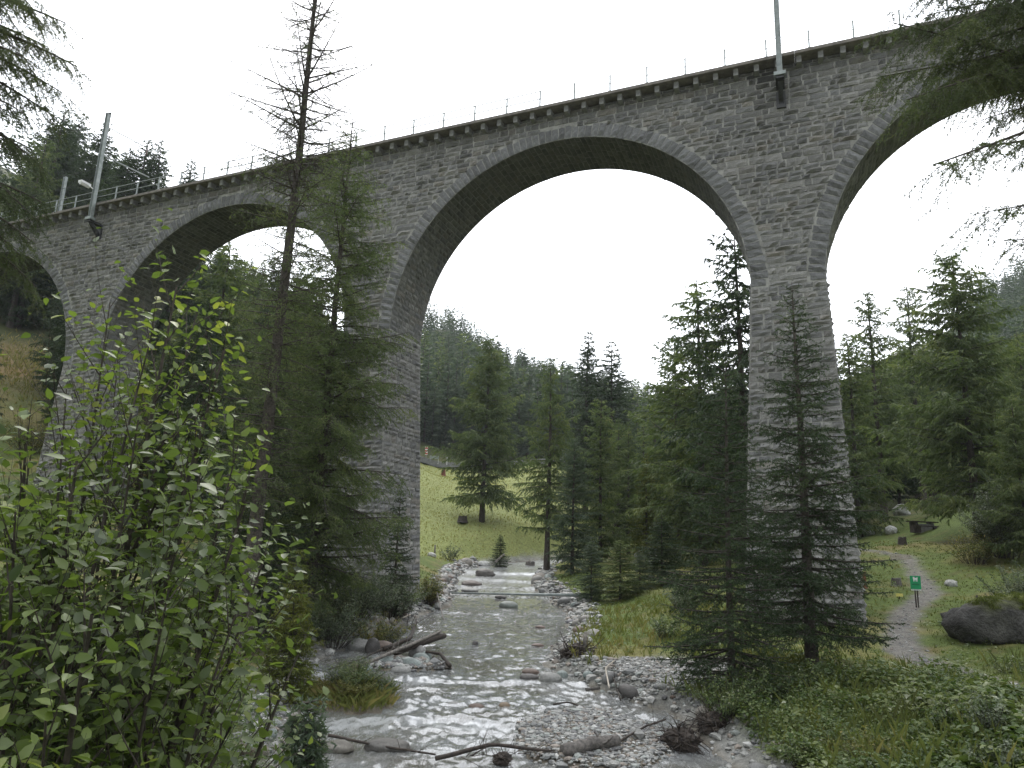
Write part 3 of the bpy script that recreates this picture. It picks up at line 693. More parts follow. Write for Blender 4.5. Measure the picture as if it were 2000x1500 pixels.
def qblades(mb, q, step, bl, bw, per, spread, rg, hang=0., u0=0., vb=.5, vs_=.25, seed=0):
    """needle tufts: one thin triangle each"""
    cnt = np.maximum(1, ((1 - u0) * q.L / step).astype(int)) * per
    i = np.repeat(np.arange(len(q.L)), cnt); u = u0 + (1 - u0) * rg.random(len(i))
    T = q.tan(i, u); rnd = nrm(rg.normal(0, 1, (len(i), 3))); D = nrm(T * (1 - spread) + rnd * spread - np.array([0, 0, hang]))
    P = q.at(i, u); W = nrm(np.cross(D, nrm(rg.normal(0, 1, (len(i), 3))))); l_ = bl * rg.uniform(.6, 1.3, len(i))
    V = np.stack([P - W * bw * .5, P + W * bw * .5, P + D * l_[:, None]], 1).reshape(-1, 3)
    base = vb + .35 * vn(P[:, 0] * .9, P[:, 1] * .9, P[:, 2] * .9, s=seed) + rg.normal(0, vs_ * .5, len(i))
    tv = rg.normal(0, .09, len(q.L))[i]
    mb.add(V, np.arange(len(V)).reshape(-1, 3), v=np.repeat(np.clip(base + tv, 0, 1), 3))
def conifer(seed, H, RAD, cb=.12, kind='spruce', lod=0, lean=0., sparse_top=0., trunk_r=None, wh=None, dens=1., nb_s=1.):
    """returns (trunk mesh, crown mesh); lod 0 near, 1 middle, 2 far"""
    rg = NP(seed); tr = trunk_r or H * .013
    nk = 9; zt = np.linspace(0, 1, nk); bend = np.c_[fbm(zt * 2 + seed, zt * 0 + 1, o=2, s=seed) * .012 * H, fbm(zt * 2, zt * 0 + seed, o=2, s=seed + 5) * .012 * H] * zt[:, None]
    tp = np.c_[bend, zt * H - .25 * (zt == 0)]; trad = tr * (1 - zt) ** .8 + .012 * H / 20; trad[0] *= 1.25
    wood = MB(); wood.tube(tp, trad, 8 if lod < 2 else 5, False)
    sp = wh or {0: .30, 1: .48, 2: .72}[lod]; per = {0: 6, 1: 6, 2: 6}[lod]
    zs = np.arange(cb * H, H * .985, sp); zs = zs + rg.uniform(-.3, .3, len(zs)) * sp
    P0 = []; D = []; G = []; r = []
    for z in zs:
        t = (z - cb * H) / (H - cb * H); t = min(max(t, 0), 1)
        n = per if t < .9 else 4
        if kind == 'larch': n = max(3, n - 1)
        a0 = rg.random() * 6.28
        Lr = RAD * ((1 - t) ** (.8 if kind == 'spruce' else .58)) * min(1, .72 + 1.6 * t) * ((.50 + .62 * sm(.35, .65, t)) if sparse_top else 1) + .12
        for k_ in range(n):
            if rg.random() < (.10 if kind == 'spruce' else .2): continue
            az = a0 + k_ / n * 6.28 + rg.normal(0, .25); L_ = Lr * rg.uniform(.6, 1.12) if kind == 'spruce' else Lr * rg.uniform(.42, 1.15)
            if kind == 'spruce': el = .55 * t - .25 + rg.normal(0, .08); cu = .18 * (1 - t)
            else: el = .5 * t - .10 + rg.normal(0, .15); cu = rg.uniform(-.18, .22) + (.16 if sparse_top and t > .4 else 0)
            d = np.array([math.cos(az) * math.cos(el), math.sin(az) * math.cos(el), math.sin(el)]) * L_
            x0 = np.interp(z, tp[:, 2], tp[:, 0]); y0 = np.interp(z, tp[:, 2], tp[:, 1])
            P0.append([x0, y0, z + rg.uniform(-.1, .1) * sp]); D.append(d); G.append([rg.normal(0, .06) * L_, rg.normal(0, .06) * L_, cu * L_]); r.append(.012 + .011 * L_)
    q = Q(P0, D, G, r); green = MB()
    if lod == 0:
        qtubes(wood, q, 5, 4)
        if kind == 'spruce':
            t1 = qspawn(q, .15 / dens, .12, 1, lambda u, L_: (.46 * (1 - u) * L_ + .12), .95, .22, rg, .05); t2 = qspawn(t1, .11 / dens, .2, 1, lambda u, L_: .38 * L_ * (1 - .5 * u) + .03, .8, .3, rg, 0)
            qtubes(wood, t1, 2, 3); allq = qcat([q, t1, t2]); qblades(green, allq, .021 * nb_s, .085, .027, 1, .55, rg, .08, vb=.45, seed=seed)
        else:
            t1 = qspawn(q, .13 / dens, .08, 1, lambda u, L_: (.38 * (1 - .6 * u) * L_ + .15), .9, .5, rg, .1); t2 = qspawn(t1, .11 / dens, .15, 1, lambda u, L_: .4 * L_ * (1 - .5 * u) + .05, .75, .6, rg, 0)
            if sparse_top: t1.r = np.maximum(t1.r, .009); t2.r = np.maximum(t2.r, .005)
            qtubes(wood, t1, 2, 3)
            if sparse_top: qtubes(wood, t2, 1, 3, .4)
            zq = t2.P0[:, 2] / H; keep = rg.random(len(zq)) > sparse_top * sm(.45, .7, zq)
            t2k = Q(t2.P0[keep], t2.D[keep], t2.G[keep], t2.r[keep]); kt = rg.random(len(t1.L)) > sparse_top * sm(.45, .7, t1.P0[:, 2] / H)
            t1k = Q(t1.P0[kt], t1.D[kt], t1.G[kt], t1.r[kt])
            qblades(green, qcat([t1k, t2k]), (.030 if not sparse_top else .045), .085, .026, 1, .7, rg, .14, vb=.45, seed=seed)
    elif lod == 1:
        qtubes(wood, q, 3, 3)
        t1 = qspawn(q, .24 / dens, .08, 1, lambda u, L_: (.42 * (1 - .8 * u) * L_ + .2), .85, .25 if kind == 'spruce' else .45, rg)
        qblades(green, t1, .052, .29, .085, 1, .45, rg, .18 if kind == 'spruce' else .4, vb=.45, seed=seed)
        qblades(green, q, .045, .34, .10, 1, .5, rg, .2 if kind == 'spruce' else .45, vb=.45, seed=seed)
    else:
        qblades(green, q, .24, .95, .50, 1, .28, rg, .15, vb=.45, seed=seed)
    tm_ = wood.mesh('trunk', [M['bark']], True)
    mt_ = {'spruce': 'needle_spruce', 'larch': 'needle_larch', 'blue': 'needle_blue'}[kind if kind != 'blue' else 'blue']
    cm_ = green.mesh('crown', [M[mt_]], False)
    return tm_, cm_
def own_mat(o, mat, slot=0):
    o.material_slots[slot].link = 'OBJECT'; o.material_slots[slot].material = mat; return o
def place(name, meshes, H0, px, py, d, label, cat='tree', group=None, rz=0., sxy=1., mat=None, H=None):
    """stand a tree d metres up the valley so that its top reaches the line of sight through (px,py)"""
    tpnt = at(px, py, d); zg = gz(tpnt[0], tpnt[1]); h = H or (tpnt[2] - zg); sc = h / H0
    r = empty(name, (tpnt[0], tpnt[1], zg - .05), label, cat, group, rz)
    r.scale = (sc * sxy, sc * sxy, sc)
    o1 = obj('trunk', meshes[0], r); o1.scale = (1 / sxy, 1 / sxy, 1) if sxy < 1.5 else (.7, .7, 1); o2 = obj('crown', meshes[1], r)
    if len(meshes) > 2: own_mat(o2, meshes[2])
    return r
def tree_h(px, py, d):
    t = at(px, py, d); return t[2] - gz(t[0], t[1])

# near individuals, each grown on its own
def grow(name, seed, px, py, d, rad, label, kind, top_extra=0., mat=None, **kw):
    t = at(px, py, d); zg = gz(t[0], t[1]); H = t[2] - zg + top_extra
    ms = conifer(seed, H, rad, kind=kind, **kw)
    return place(name, ms if mat is None else (*ms, mat), H, px, py, d, label, H=H)
grow('larch_tree', 21, 612, 4, 25, 4.3, 'tall thin larch whose dark bare top rises above the left railing out of the frame', 'larch', 4.5, cb=.16, sparse_top=.9, trunk_r=.25, wh=.33, dens=.85)
grow('larch_tree', 22, 692, 222, 30, 4.3, 'green larch right of the thin bare-topped one, tip just above the deck', 'larch', cb=.08, trunk_r=.22, wh=.28, dens=1.05)
grow('spruce_tree', 23, 1548, 548, 23.3, 3.2, 'dark spruce with open branches standing before the right pier', 'spruce', cb=.10, trunk_r=.19, wh=.31, dens=1.0)
grow('spruce_tree', 24, 1412, 700, 21.5, 2.6, 'slim dark spruce left of the one before the right pier', 'spruce', cb=.04, trunk_r=.11, wh=.27, dens=.95)
grow('spruce_tree', 25, 545, 690, 26.5, 2.6, 'dense dark spruce in the shade left of the middle pier', 'spruce', cb=.04, trunk_r=.16, wh=.30, dens=1.0, nb_s=1.25)
grow('spruce_tree', 26, 784, 950, 37.0, 1.35, 'small spruce standing against the foot of the middle pier', 'spruce', cb=.02, trunk_r=.08, wh=.2, dens=1.0)
grow('young_spruce', 27, 584, 1072, 20.5, .95, 'young yellow-green spruce beside the left arm of the stream', 'spruce', cb=.02, trunk_r=.035, wh=.13, dens=1.8, mat=M['needle_yellow'])

grow('young_pine', 28, 603, 1345, 9.5, .42, 'small blue-green young pine at the bottom edge beside the willow bush', 'spruce', cb=.02, trunk_r=.02, wh=.07, dens=2.6, mat=M['needle_blue'])
# middle-distance prototypes
P1 = [conifer(31, 20, 4.6, .10, 'spruce', 1), conifer(32, 20, 5.6, .13, 'larch', 1, dens=1.5, wh=.4), conifer(33, 20, 3.6, .08, 'spruce', 1), conifer(34, 20, 4.4, .2, 'larch', 1), conifer(35, 20, 4.0, .05, 'larch', 1, dens=1.3), conifer(36, 20, 3.0, .3, 'larch', 1, dens=.8, trunk_r=.3), conifer(37, 20, 4.8, .02, 'spruce', 1, wh=.4), conifer(38, 20, 2.6, .22, 'spruce', 1)]
lar, spr, blu = M['needle_larch'], M['needle_spruce'], M['needle_blue']
MATC = {}
def pm(i, mat):
    key = (i, mat.name)
    if key not in MATC: MATC[key] = (P1[i][0], P1[i][1], mat)
    return MATC[key]
MID = [
 (957, 655, 95, 1, lar, .85, 'larch_tree', 'broad larch standing alone in the middle of the green meadow'),
 (1078, 690, 68, 3, lar, .7, 'larch_tree', 'tall larch at the right edge of the meadow, left of the bluish one'),
 (1122, 845, 60, 4, blu, .95, 'larch_tree', 'bluish-green young larch on the far stream bank right of the meadow'),
 (1148, 640, 112, 0, spr, .75, 'spruce_tree', 'dark pointed spruce with a thin top against the sky under the main arch'),
 (1195, 660, 112, 2, spr, 1.15, 'spruce_tree', 'dark spruce with a ragged top right of the thin pointed one'),
 (1175, 770, 70, 4, lar, .9, 'larch_tree', 'yellowish-green larch behind the bluish larch on the bank'),
 (1262, 880, 64, 2, M['needle_yellow'], .9, 'spruce_tree', 'small brownish-green spruce in the gap before the dark wood'),
 (1292, 1000, 46, 0, spr, 1.0, 'spruce_tree', 'small dark spruce on the right bank above the orange grass'),
 (1156, 1052, 44, 4, blu, 1.0, 'young_larch', 'small pale young larch nearest the end of the pole over the stream'),
 (1212, 1050, 43, 4, lar, 1.3, 'young_larch', 'bushy green young larch in the middle of the row on the right bank'),
 (1250, 1075, 44, 4, blu, 1.2, 'young_larch', 'bluish young larch between the bushy green one and the dark spruce'),
 (1436, 432, 50, 3, spr, .95, 'larch_tree', 'tall larch with a straight dark trunk just left of the right pier'),
 (1362, 532, 58, 4, lar, 1.0, 'larch_tree', 'slender light larch left of the tall dark-trunked one'),
 (1318, 650, 66, 3, lar, 1.1, 'larch_tree', 'leafy larch at the left end of the trees beside the right pier'),
 (1478, 800, 44, 0, spr, .9, 'spruce_tree', 'dark spruce hidden between slim spruce and right pier'),
 (1856, 490, 52, 1, lar, .95, 'larch_tree', 'big full green larch with a straight trunk beyond the picnic table'),
 (1694, 562, 72, 3, lar, .8, 'larch_tree', 'larch with a thin bare leader right of the right pier'),
 (1768, 552, 84, 3, lar, .75, 'larch_tree', 'narrow larch top between the thin-leader larch and the big full one'),
 (1652, 640, 66, 4, lar, .9, 'larch_tree', 'larch close behind the right edge of the right pier'),
 (1985, 640, 60, 4, lar, .9, 'larch_tree', 'larch at the right margin behind the big full one'),
 (1975, 770, 42, 1, lar, .8, 'larch_tree', 'light green larch at the right margin above the grey willow'),
 (1590, 900, 62, 2, spr, 1.2, 'spruce_tree', 'low dark spruce seen behind the foot of the right pier'),
 (1740, 760, 88, 0, spr, 1.0, 'spruce_tree', 'dark spruce filling the gap behind the thin-leader larch'),
 (978, 1042, 79, 2, spr, 1.0, 'young_spruce', 'tiny dark conical spruce on the meadow bank above the stream'),
 (452, 462, 62, 4, lar, 1.1, 'larch_tree', 'larch standing behind the second arch left of the bare-topped larch'),
 (415, 660, 50, 0, spr, 1.0, 'spruce_tree', 'dark spruce seen through the second arch'),
 (604, 515, 60, 1, lar, .7, 'larch_tree', 'larch behind the second arch between the two tall larch trunks'),
 (330, 830, 42, 2, spr, 1.0, 'spruce_tree', 'low dark spruce behind the big willow bush'),
 (500, 830, 32, 0, spr, 1.0, 'spruce_tree', 'dark spruce filling the shade left of the bare-topped larch'),
 (625, 800, 38, 2, spr, .9, 'spruce_tree', 'spruce close before the left corner of the middle pier'),
 (375, 305, 96, 0, spr, .7, 'spruce_tree', 'single dark spruce top above the left part of the railing'),
 (290, 262, 100, 0, spr, .9, 'spruce_tree', 'tall dark spruce right of the lamp mast'),
 (318, 268, 100, 2, spr, .9, 'spruce_tree', 'dark spruce at the right end of the clump beyond the lamp mast'),
 (258, 285, 98, 2, spr, 1.1, 'spruce_tree', 'dark spruce at the left of the clump beyond the lamp mast'),
 (212, 235, 102, 0, spr, .9, 'spruce_tree', 'dark spruce just behind the lamp mast'),
 (128, 205, 104, 0, spr, 1.0, 'spruce_tree', 'dark spruce left of the lamp mast'),
 (160, 225, 110, 1, blu, .8, 'larch_tree', 'pale larch between lamp mast and the spruce left of it'),
 (92, 260, 96, 3, lar, .9, 'larch_tree', 'green larch behind the mast at the far left'),
]
rr_ = random.Random(3)
for i, (px, py, d, pi, mat, sx, nm, lb) in enumerate(MID):
    place(nm, pm(pi, mat), 20, px, py, d, lb, rz=rr_.random() * 6.28, sxy=sx * (1.25 if tree_h(px, py, d) > 8 else 2.0))
# belts of similar trees at middle distance: (px range, py of tops, distance range, count, label, group)
def belt(n, f, dr, label, group, kinds=(0, 1, 2, 3, 4, 5, 6, 7), seed=1, mats=(lar, spr, spr, blu), hr=(13, 22), lim=None):
    rg = random.Random(seed); k = 0; tries = 0
    while k < n and tries < n * 30:
        tries += 1
        x0, x1 = f; px = rg.uniform(x0, x1); d = rg.uniform(*dr); h = rg.uniform(*hr)
        p = at(px, 1000, d); zg = gz(p[0], p[1]); tx, ty, td = proj(np.array([p[0], p[1], zg + h]))
        if lim is not None and ty[0] < lim(tx[0]): continue
        pi = rg.choice(kinds); ms = pm(pi, rg.choice(mats))
        r = empty('conifer_tree', (p[0], p[1], zg - .1), label, 'tree', group, rg.random() * 6.28); sc = h / 20; w_ = sc * rg.uniform(.9, 1.45); r.scale = (w_, w_, sc)
        obj('trunk', ms[0], r); own_mat(obj('crown', ms[1], r), ms[2]); k += 1
def skyl(pts):
    xs = [p[0] for p in pts]; ys = [p[1] for p in pts]
    return lambda x: np.interp(x, xs, ys)
limL = skyl([(0, 190), (100, 170), (200, 230), (330, 270), (345, 330), (400, 460), (450, 470), (520, 498), (640, 530), (800, 600)])
limC = skyl([(830, 590), (900, 600), (960, 660), (1050, 700), (1250, 745), (1400, 760)])
limR = skyl([(1200, 800), (1300, 760), (1400, 700), (1480, 640), (1600, 660), (1700, 640), (1780, 640), (1880, 600), (2000, 580)])
belt(110, (-60, 620), (92, 150), 'conifer in the wood on the steep slope beyond the left arches', 'conifers on the left slope beyond the viaduct', seed=5, lim=limL, hr=(13, 21))
belt(10, (330, 640), (56, 80), 'conifer standing in the gully behind the second arch', 'conifers behind the second arch', seed=6, lim=limL, hr=(9, 17), mats=(spr, spr, lar))
belt(26, (-140, 330), (60, 92), 'conifer on the lower slope seen through the leftmost arches', 'conifers on the lower left slope', seed=15, lim=skyl([(-200, 560), (10, 600), (30, 760), (110, 760), (130, 520), (330, 560)]), hr=(7, 15), mats=(spr, spr, lar))
belt(62, (1200, 1640), (72, 150), 'conifer in the wood between the meadow and the right pier', 'conifers between the meadow and the right pier', seed=7, lim=limR, hr=(12, 22), mats=(lar, spr, blu))
belt(70, (1600, 2060), (84, 160), 'conifer in the wood behind the picnic clearing', 'conifers behind the picnic clearing', seed=8, lim=limR, hr=(12, 21), mats=(lar, spr, lar, blu))
belt(40, (820, 1240), (172, 215), 'conifer at the dark wood edge beyond the meadow road', 'conifers beyond the meadow road', seed=9, lim=limC, hr=(13, 20), mats=(spr, spr, blu))

# far forest
FARP = []
for i, kd in enumerate(('spruce', 'larch', 'spruce', 'spruce')):
    ft = conifer(50 + i, 20, (3.6, 4.2, 3.0, 4.4)[i], .04, kd, 2)
    FARP.append(ft)
def far_mesh(ft, mat):
    a, b = ft; n = len(a.vertices); va = np.empty(n * 3); a.vertices.foreach_get('co', va)
    nb2 = len(b.vertices); vb_ = np.empty(nb2 * 3); b.vertices.foreach_get('co', vb_)
    fa = np.array([list(p.vertices) for p in a.polygons]); fb = np.arange(nb2).reshape(-1, 3) + n
    v = np.empty(nb2); b.attributes['v'].data.foreach_get('value', v)
    return np.r_[va, vb_].reshape(-1, 3), fa, fb, np.r_[np.zeros(n), v]
FM = []
for i, ft in enumerate(FARP):
    V, fa, fb, v = far_mesh(ft, None)
    fme = mesh('far_conifer', V, [fa, fb], [M['bark'], spr], np.r_[np.zeros(len(fa)), np.ones(len(fb))], False, {'v': v})
    for mat in ((spr, blu) if i != 1 else (lar, blu)): FM.append((fme, mat))
rg = NP(77); cand = []
def halton(n, b):
    r_ = np.zeros(n); 
    for i in range(n):
        f = 1; k_ = i + 1; x = 0
        while k_ > 0: f /= b; x += f * (k_ % b); k_ //= b
        r_[i] = x
    return r_
nc = 3600; az = -.80 + 1.62 * halton(nc, 2); dist = 165 + 330 * halton(nc, 3) ** .8
xs = dist * np.tan(az); ys = dist.copy(); mk = (np.abs(xs) < 480); xs, ys = xs[mk], ys[mk]
zs_ = ground(xs, ys); hh = rg.uniform(15, 27, len(xs))
tx, ty, td = proj(np.c_[xs, ys, zs_ + hh]); bx, by, _ = proj(np.c_[xs, ys, zs_])
okk = (tx > -60) & (tx < 2060) & (ty > -50) & (ty < 1000) & ~((tx > 800) & (tx < 1230) & (ys < 175))
limF = skyl([(0, 120), (120, 170), (200, 230), (340, 300), (420, 500), (640, 560), (830, 575), (900, 590), (960, 650), (1050, 690), (1250, 742), (1400, 760), (1600, 740), (1750, 700), (1880, 600), (1900, 545), (1960, 505), (2000, 490)])
okk &= ty > limF(tx) - 4
xs, ys, zs_, hh, tx, ty = [a[okk] for a in (xs, ys, zs_, hh, tx, ty)]
prio = np.where((tx > 830) & (tx < 1450), 0, np.where(tx > 1850, 1, 2)) * 1000 + ys; od = np.argsort(prio)
for i in od[:290]:
    me, fmat = FM[int(rg.integers(0, len(FM)))]; s = hh[i] / 20
    o = own_mat(obj('far_conifer', me, None, (xs[i], ys[i], zs_[i] - .3)), fmat, 1); o.scale = (s * rg.uniform(.75, 1.0), s * .85, s); o.rotation_euler = (0, 0, rg.random() * 6.28)
    right = tx[i] > 1500
    tag(o, 'distant conifer on the wooded hill at the far right' if right else 'distant conifer on the wooded hillside seen under the main arch', 'tree', 'distant conifers on the right hill' if right else 'distant conifers under the main arch')
rest_i = od[290:900]
PR = []
for i in (0, 1, 2, 3):
    V, fa, fb, v = far_mesh(FARP[i], None); sel = np.arange(0, len(fb), 3)
    PR.append((V[fb[sel]].reshape(-1, 3), v[fb[sel]].ravel()))
VV = []; vv = []
for i in rest_i:
    v_, c_ = PR[int(rg.integers(0, 4))]; s = hh[i] / 20; a = rg.random() * 6.28; ca, sa = math.cos(a), math.sin(a)
    VV.append(np.c_[(v_[:, 0] * ca - v_[:, 1] * sa) * s * 1.1 + xs[i], (v_[:, 0] * sa + v_[:, 1] * ca) * s * 1.1 + ys[i], v_[:, 2] * s + zs_[i]]); vv.append(np.clip(c_ + rg.normal(0, .15), 0, 1))
if VV:
    VV = np.concatenate(VV); o = obj('far_forest', mesh('far_forest', VV, [np.arange(len(VV)).reshape(-1, 3)], [M['needle_spruce']], None, False, {'v': np.concatenate(vv)}))
    tag(o, 'dark green forest covering the hills around the valley', 'forest', kind='stuff')

# ------------------------------------------------------------------ overhanging larch boughs of two near trees
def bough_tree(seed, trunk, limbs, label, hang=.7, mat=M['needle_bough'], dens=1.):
    rg = NP(seed); base = np.array(trunk[0]); r = empty('larch_tree', tuple(base), label, 'tree')
    wood = MB(); tp = np.array(trunk) - base; wood.tube(tp, np.linspace(.24, .05, len(tp)), 10, False)
    P0 = []; D = []; G = []; rad = []
    for a, b, sag, r0 in limbs:
        a = np.array(a) - base; b = np.array(b) - base; g = np.array([0, 0, sag]); P0.append(a); D.append(b - a - g); G.append(g); rad.append(r0)
    q = Q(P0, D, G, rad); qtubes(wood, q, 12, 6, .2)
    green = MB()
    t1 = qspawn(q, .065 / dens, .1, 1, lambda u, L_: .14 * L_ * (1 - .5 * u) + .25, .8, hang * .6, rg, .0, rfac=.35); t2 = qspawn(t1, .07 / dens, .1, 1, lambda u, L_: .34 * L_ * (1 - .4 * u) + .06, .75, hang * .8, rg, 0, rfac=.5)
    for x, kk, sd in ((t1, 4, 4), (t2, 2, 3)): qtubes(wood, x, kk, sd)
    # knobbly short shoots with needle tufts
    qblades(green, qcat([t1, t2]), .010, .038, .0105, 1, .9, rg, .0, vb=.45, seed=seed)
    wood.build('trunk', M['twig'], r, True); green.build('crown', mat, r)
    return r
def A_(px, py, d): return tuple(at(px, py, d))
bough_tree(61, [(7.9, 9.5, -2.2), (8.0, 9.5, 3), (7.95, 9.5, 8), (8, 9.6, 13)],
  [(A_(2150, 160, 9.5), A_(1745, 45, 9.0), -.2, .035), (A_(2150, 80, 9.5), A_(1720, 150, 9.6), -.1, .04), (A_(2150, 0, 9.3), A_(1790, -10, 9), -.2, .03), (A_(2150, 100, 9.5), A_(1770, 195, 8.6), -.3, .035),
   (A_(2150, -60, 9.3), A_(1840, 60, 8.5), -.3, .03), (A_(2150, 150, 9.2), A_(1880, 200, 9.8), -.3, .03), (A_(2150, 60, 9.2), A_(1900, 120, 9.), -.2, .03), (A_(2150, 20, 9.4), A_(1850, 100, 9.3), -.2, .03), (A_(2150, 130, 9.4), A_(1860, 160, 8.9), -.25, .03), (A_(2150, -30, 9.4), A_(1810, 30, 9.3), -.2, .03), (A_(2150, 190, 9.2), A_(1930, 230, 9.0), -.25, .025)],
  'near larch reaching in from the top right with hanging green twigs', .85, dens=1.3)
bough_tree(62, [(7.4, 7.6, -2.2), (7.5, 7.6, 2), (7.5, 7.7, 8), (7.45, 7.6, 13)],
  [(A_(2260, 150, 7.6), A_(1822, 322, 7.0), .15, .035), (A_(2230, 380, 7.6), A_(1905, 418, 6.8), -.15, .02), (A_(2200, 470, 7.4), A_(1960, 470, 7.2), -.1, .02), (A_(2220, 230, 7.5), A_(1900, 290, 7.4), .1, .03)],
  'near larch at the right margin, two bare-looking boughs against the white sky', .6, dens=.8)
bough_tree(63, [(-7.9, 9.0, -2.4), (-8.1, 9.0, 3), (-8.1, 9, 8), (-8, 9, 13)],
  [(A_(-120, -40, 9), A_(128, 45, 8.8), -.2, .035), (A_(-120, 20, 9), A_(150, 130, 9.2), -.25, .04), (A_(-120, 100, 9), A_(110, 230, 9), -.2, .03), (A_(-120, -120, 9), A_(60, 10, 8.5), -.2, .03),
   (A_(-100, 200, 9), A_(85, 330, 9), -.3, .03), (A_(-100, 300, 9), A_(70, 430, 9.2), -.35, .03), (A_(-100, 60, 9), A_(60, 120, 8.6), -.2, .03), (A_(-100, 170, 9), A_(45, 220, 8.6), -.3, .03), (A_(-100, 400, 9), A_(40, 500, 9.2), -.3, .025), (A_(-100, 350, 8.7), A_(30, 380, 8.6), -.3, .025), (A_(-120, 10, 9.4), A_(90, 90, 9.3), -.2, .03), (A_(-120, 60, 9), A_(120, 180, 8.8), -.2, .03), (A_(-120, 240, 9.2), A_(60, 290, 9.2), -.3, .03), (A_(-120, 330, 9.2), A_(90, 400, 9.4), -.35, .03), (A_(-120, 420, 9.2), A_(70, 560, 9.4), -.35, .03), (A_(-120, 370, 9.2), A_(60, 470, 9.0), -.35, .03)],
  'near larch at the left margin, drooping green boughs beside the sky', .7, dens=1.35)

# ------------------------------------------------------------------ broad leaves
LF = np.array([[0, 0, 0], [.5, .25, .10], [.42, .62, .12], [0, 1, -.06], [-.42, .62, .12], [-.5, .25, .10], [0, .5, 0]])
LT = np.array([[0, 1, 6], [1, 2, 6], [2, 3, 6], [3, 4, 6], [4, 5, 6], [5, 0, 6]])
def leaf_xf(P, D, Nn, ln, wd, rg, shape=LF):
    D = nrm(D); W = nrm(np.cross(D, Nn)); Nn = np.cross(W, D); b = shape[None]; curl = rg.uniform(-.25, .1, (len(P), 1))
    x = b[..., 0] * wd[:, None]; y = b[..., 1] * ln[:, None]; z = (b[..., 2] + curl * b[..., 1] ** 2) * wd[:, None]
    return P[:, None] + W[:, None] * x[..., None] + D[:, None] * y[..., None] + Nn[:, None] * z[..., None]
def leaves_on(q, step, ln, wr, rg, u0=.1, flat=.6):
    cnt = np.maximum(1, ((1 - u0) * q.L / step).astype(int)); i = np.repeat(np.arange(len(q.L)), cnt); off = np.concatenate([np.arange(c) for c in cnt])
    u = u0 + (1 - u0) * (off + .5) / cnt[i] + rg.normal(0, .01, len(i)); T = q.tan(i, u); az = off * 2.4 + rg.random(len(i)) * .8
    ref = nrm(np.cross(T, np.array([.3, .1, 1.]))); B = np.cross(T, ref); S_ = ref * np.cos(az)[:, None] + B * np.sin(az)[:, None]
    D = nrm(T * .45 + S_ + np.array([0, 0, -.15])); Nn = nrm(np.array([0, 0, 1.]) * flat + rg.normal(0, .35, (len(i), 3)) + T * .2)
    l_ = ln * rg.uniform(.55, 1.25, len(i)); return leaf_xf(q.at(i, u), D, Nn, l_, l_ * wr * rg.uniform(.85, 1.15, len(i)), rg)
rg = NP(91)
bush_base = np.array([-2.3, 4.1, 0]); bush_base[2] = gz(-2.3, 4.1)
bush = empty('willow_bush', tuple(bush_base), 'large leafy willow bush filling the lower left in front of the viaduct', 'bush')
# main stems run from the stool to tips seen in the photo
tips = [(345, 560, 5.2), (300, 640, 4.9), (215, 590, 5.4), (440, 680, 5.0), (385, 610, 5.6), (130, 760, 4.8), (50, 860, 4.6), (-40, 860, 4.4), (465, 870, 4.9), (480, 980, 4.4), (520, 1080, 4.6), (270, 820, 4.0),
        (150, 900, 3.8), (30, 1000, 3.5), (400, 900, 4.2), (560, 1330, 4.6), (460, 1200, 3.9), (330, 1150, 3.4), (180, 1200, 3.1), (-30, 1150, 3.2), (90, 1400, 2.9), (450, 1420, 3.8), (20, 1480, 2.8), (300, 1450, 3.4), (-80, 950, 4.0), (230, 700, 5.8)]
P0 = []; D = []; G = []; r_ = []
for k_, (px, py, d) in enumerate(tips):
    d = d * .9
    e = at(px, py, d) - bush_base; s0 = np.array([e[0] * .30 + rg.normal(0, .12), (e[1]) * .3 + rg.normal(0, .12), -.2]); v = e - s0
    g = np.array([v[0] * .35, v[1] * .35, -.12 * v[2]]); P0.append(s0); D.append(v - g); G.append(g); r_.append(.026 if k_ % 3 else .04)
q = Q(P0, D, G, r_)
wood = MB(); qtubes(wood, q, 14, 8, .15)
def up_spawn(q, step, u0, lf, ang, rg, upw=.5, rf=.45):
    c = qspawn(q, step, u0, 1, lf, ang, 0, rg, .0, rf, .35); D_ = nrm(c.D); D_ = nrm(D_ + np.array([0, 0, upw])) * c.L[:, None]
    # roll sideways shoots about the stem
    a = rg.random(len(D_)) * 6.28; D_[:, 1] += np.sin(a) * c.L * .40; return Q(c.P0, D_, np.c_[np.zeros((len(D_), 2)), .08 * c.L], c.r)
b1_ = up_spawn(q, .21, .25, lambda u, L_: .27 * L_ * (1.1 - u) + .18, .6, rg); b2_ = up_spawn(b1_, .13, .15, lambda u, L_: .35 * L_ + .10, .7, rg, .35)
qtubes(wood, b1_, 5, 5, .2); qtubes(wood, b2_, 3, 4, .3)
wood.build('stem', M['twig'], bush, True)
LV = np.concatenate([leaves_on(b2_, .042, .070, .56, rg), leaves_on(b1_, .052, .078, .56, rg, .25), leaves_on(q, .055, .07, .56, rg, .72)])
wv = LV.mean(1) + bush_base; lx_, ly_, ld_ = proj(wv); kp = rg.random(len(wv)) < (.50 + .50 * sm(650, 1000, ly_)) * (1 - .55 * sm(230, 60, lx_) * sm(1000, 850, ly_)); LV = LV[kp]; wv = wv[kp]; lx_, ly_, ld_ = lx_[kp], ly_[kp], ld_[kp]; vL = .48 + .28 * vn(wv[:, 0] * 1.5, wv[:, 1] * 1.5, wv[:, 2] * 1.5, s=5) + rg.normal(0, .16, len(wv)) + .10 * sm(1000, 560, ly_)
vL = np.clip(vL, 0, 1)
inb = (lx_ > 0) & (lx_ < 2000) & (ly_ > 0) & (ly_ < 1500) & (ld_ > 1)
od = np.argsort(np.where(inb, ld_, 99)); near = od[:290]; far_ = od[290:]
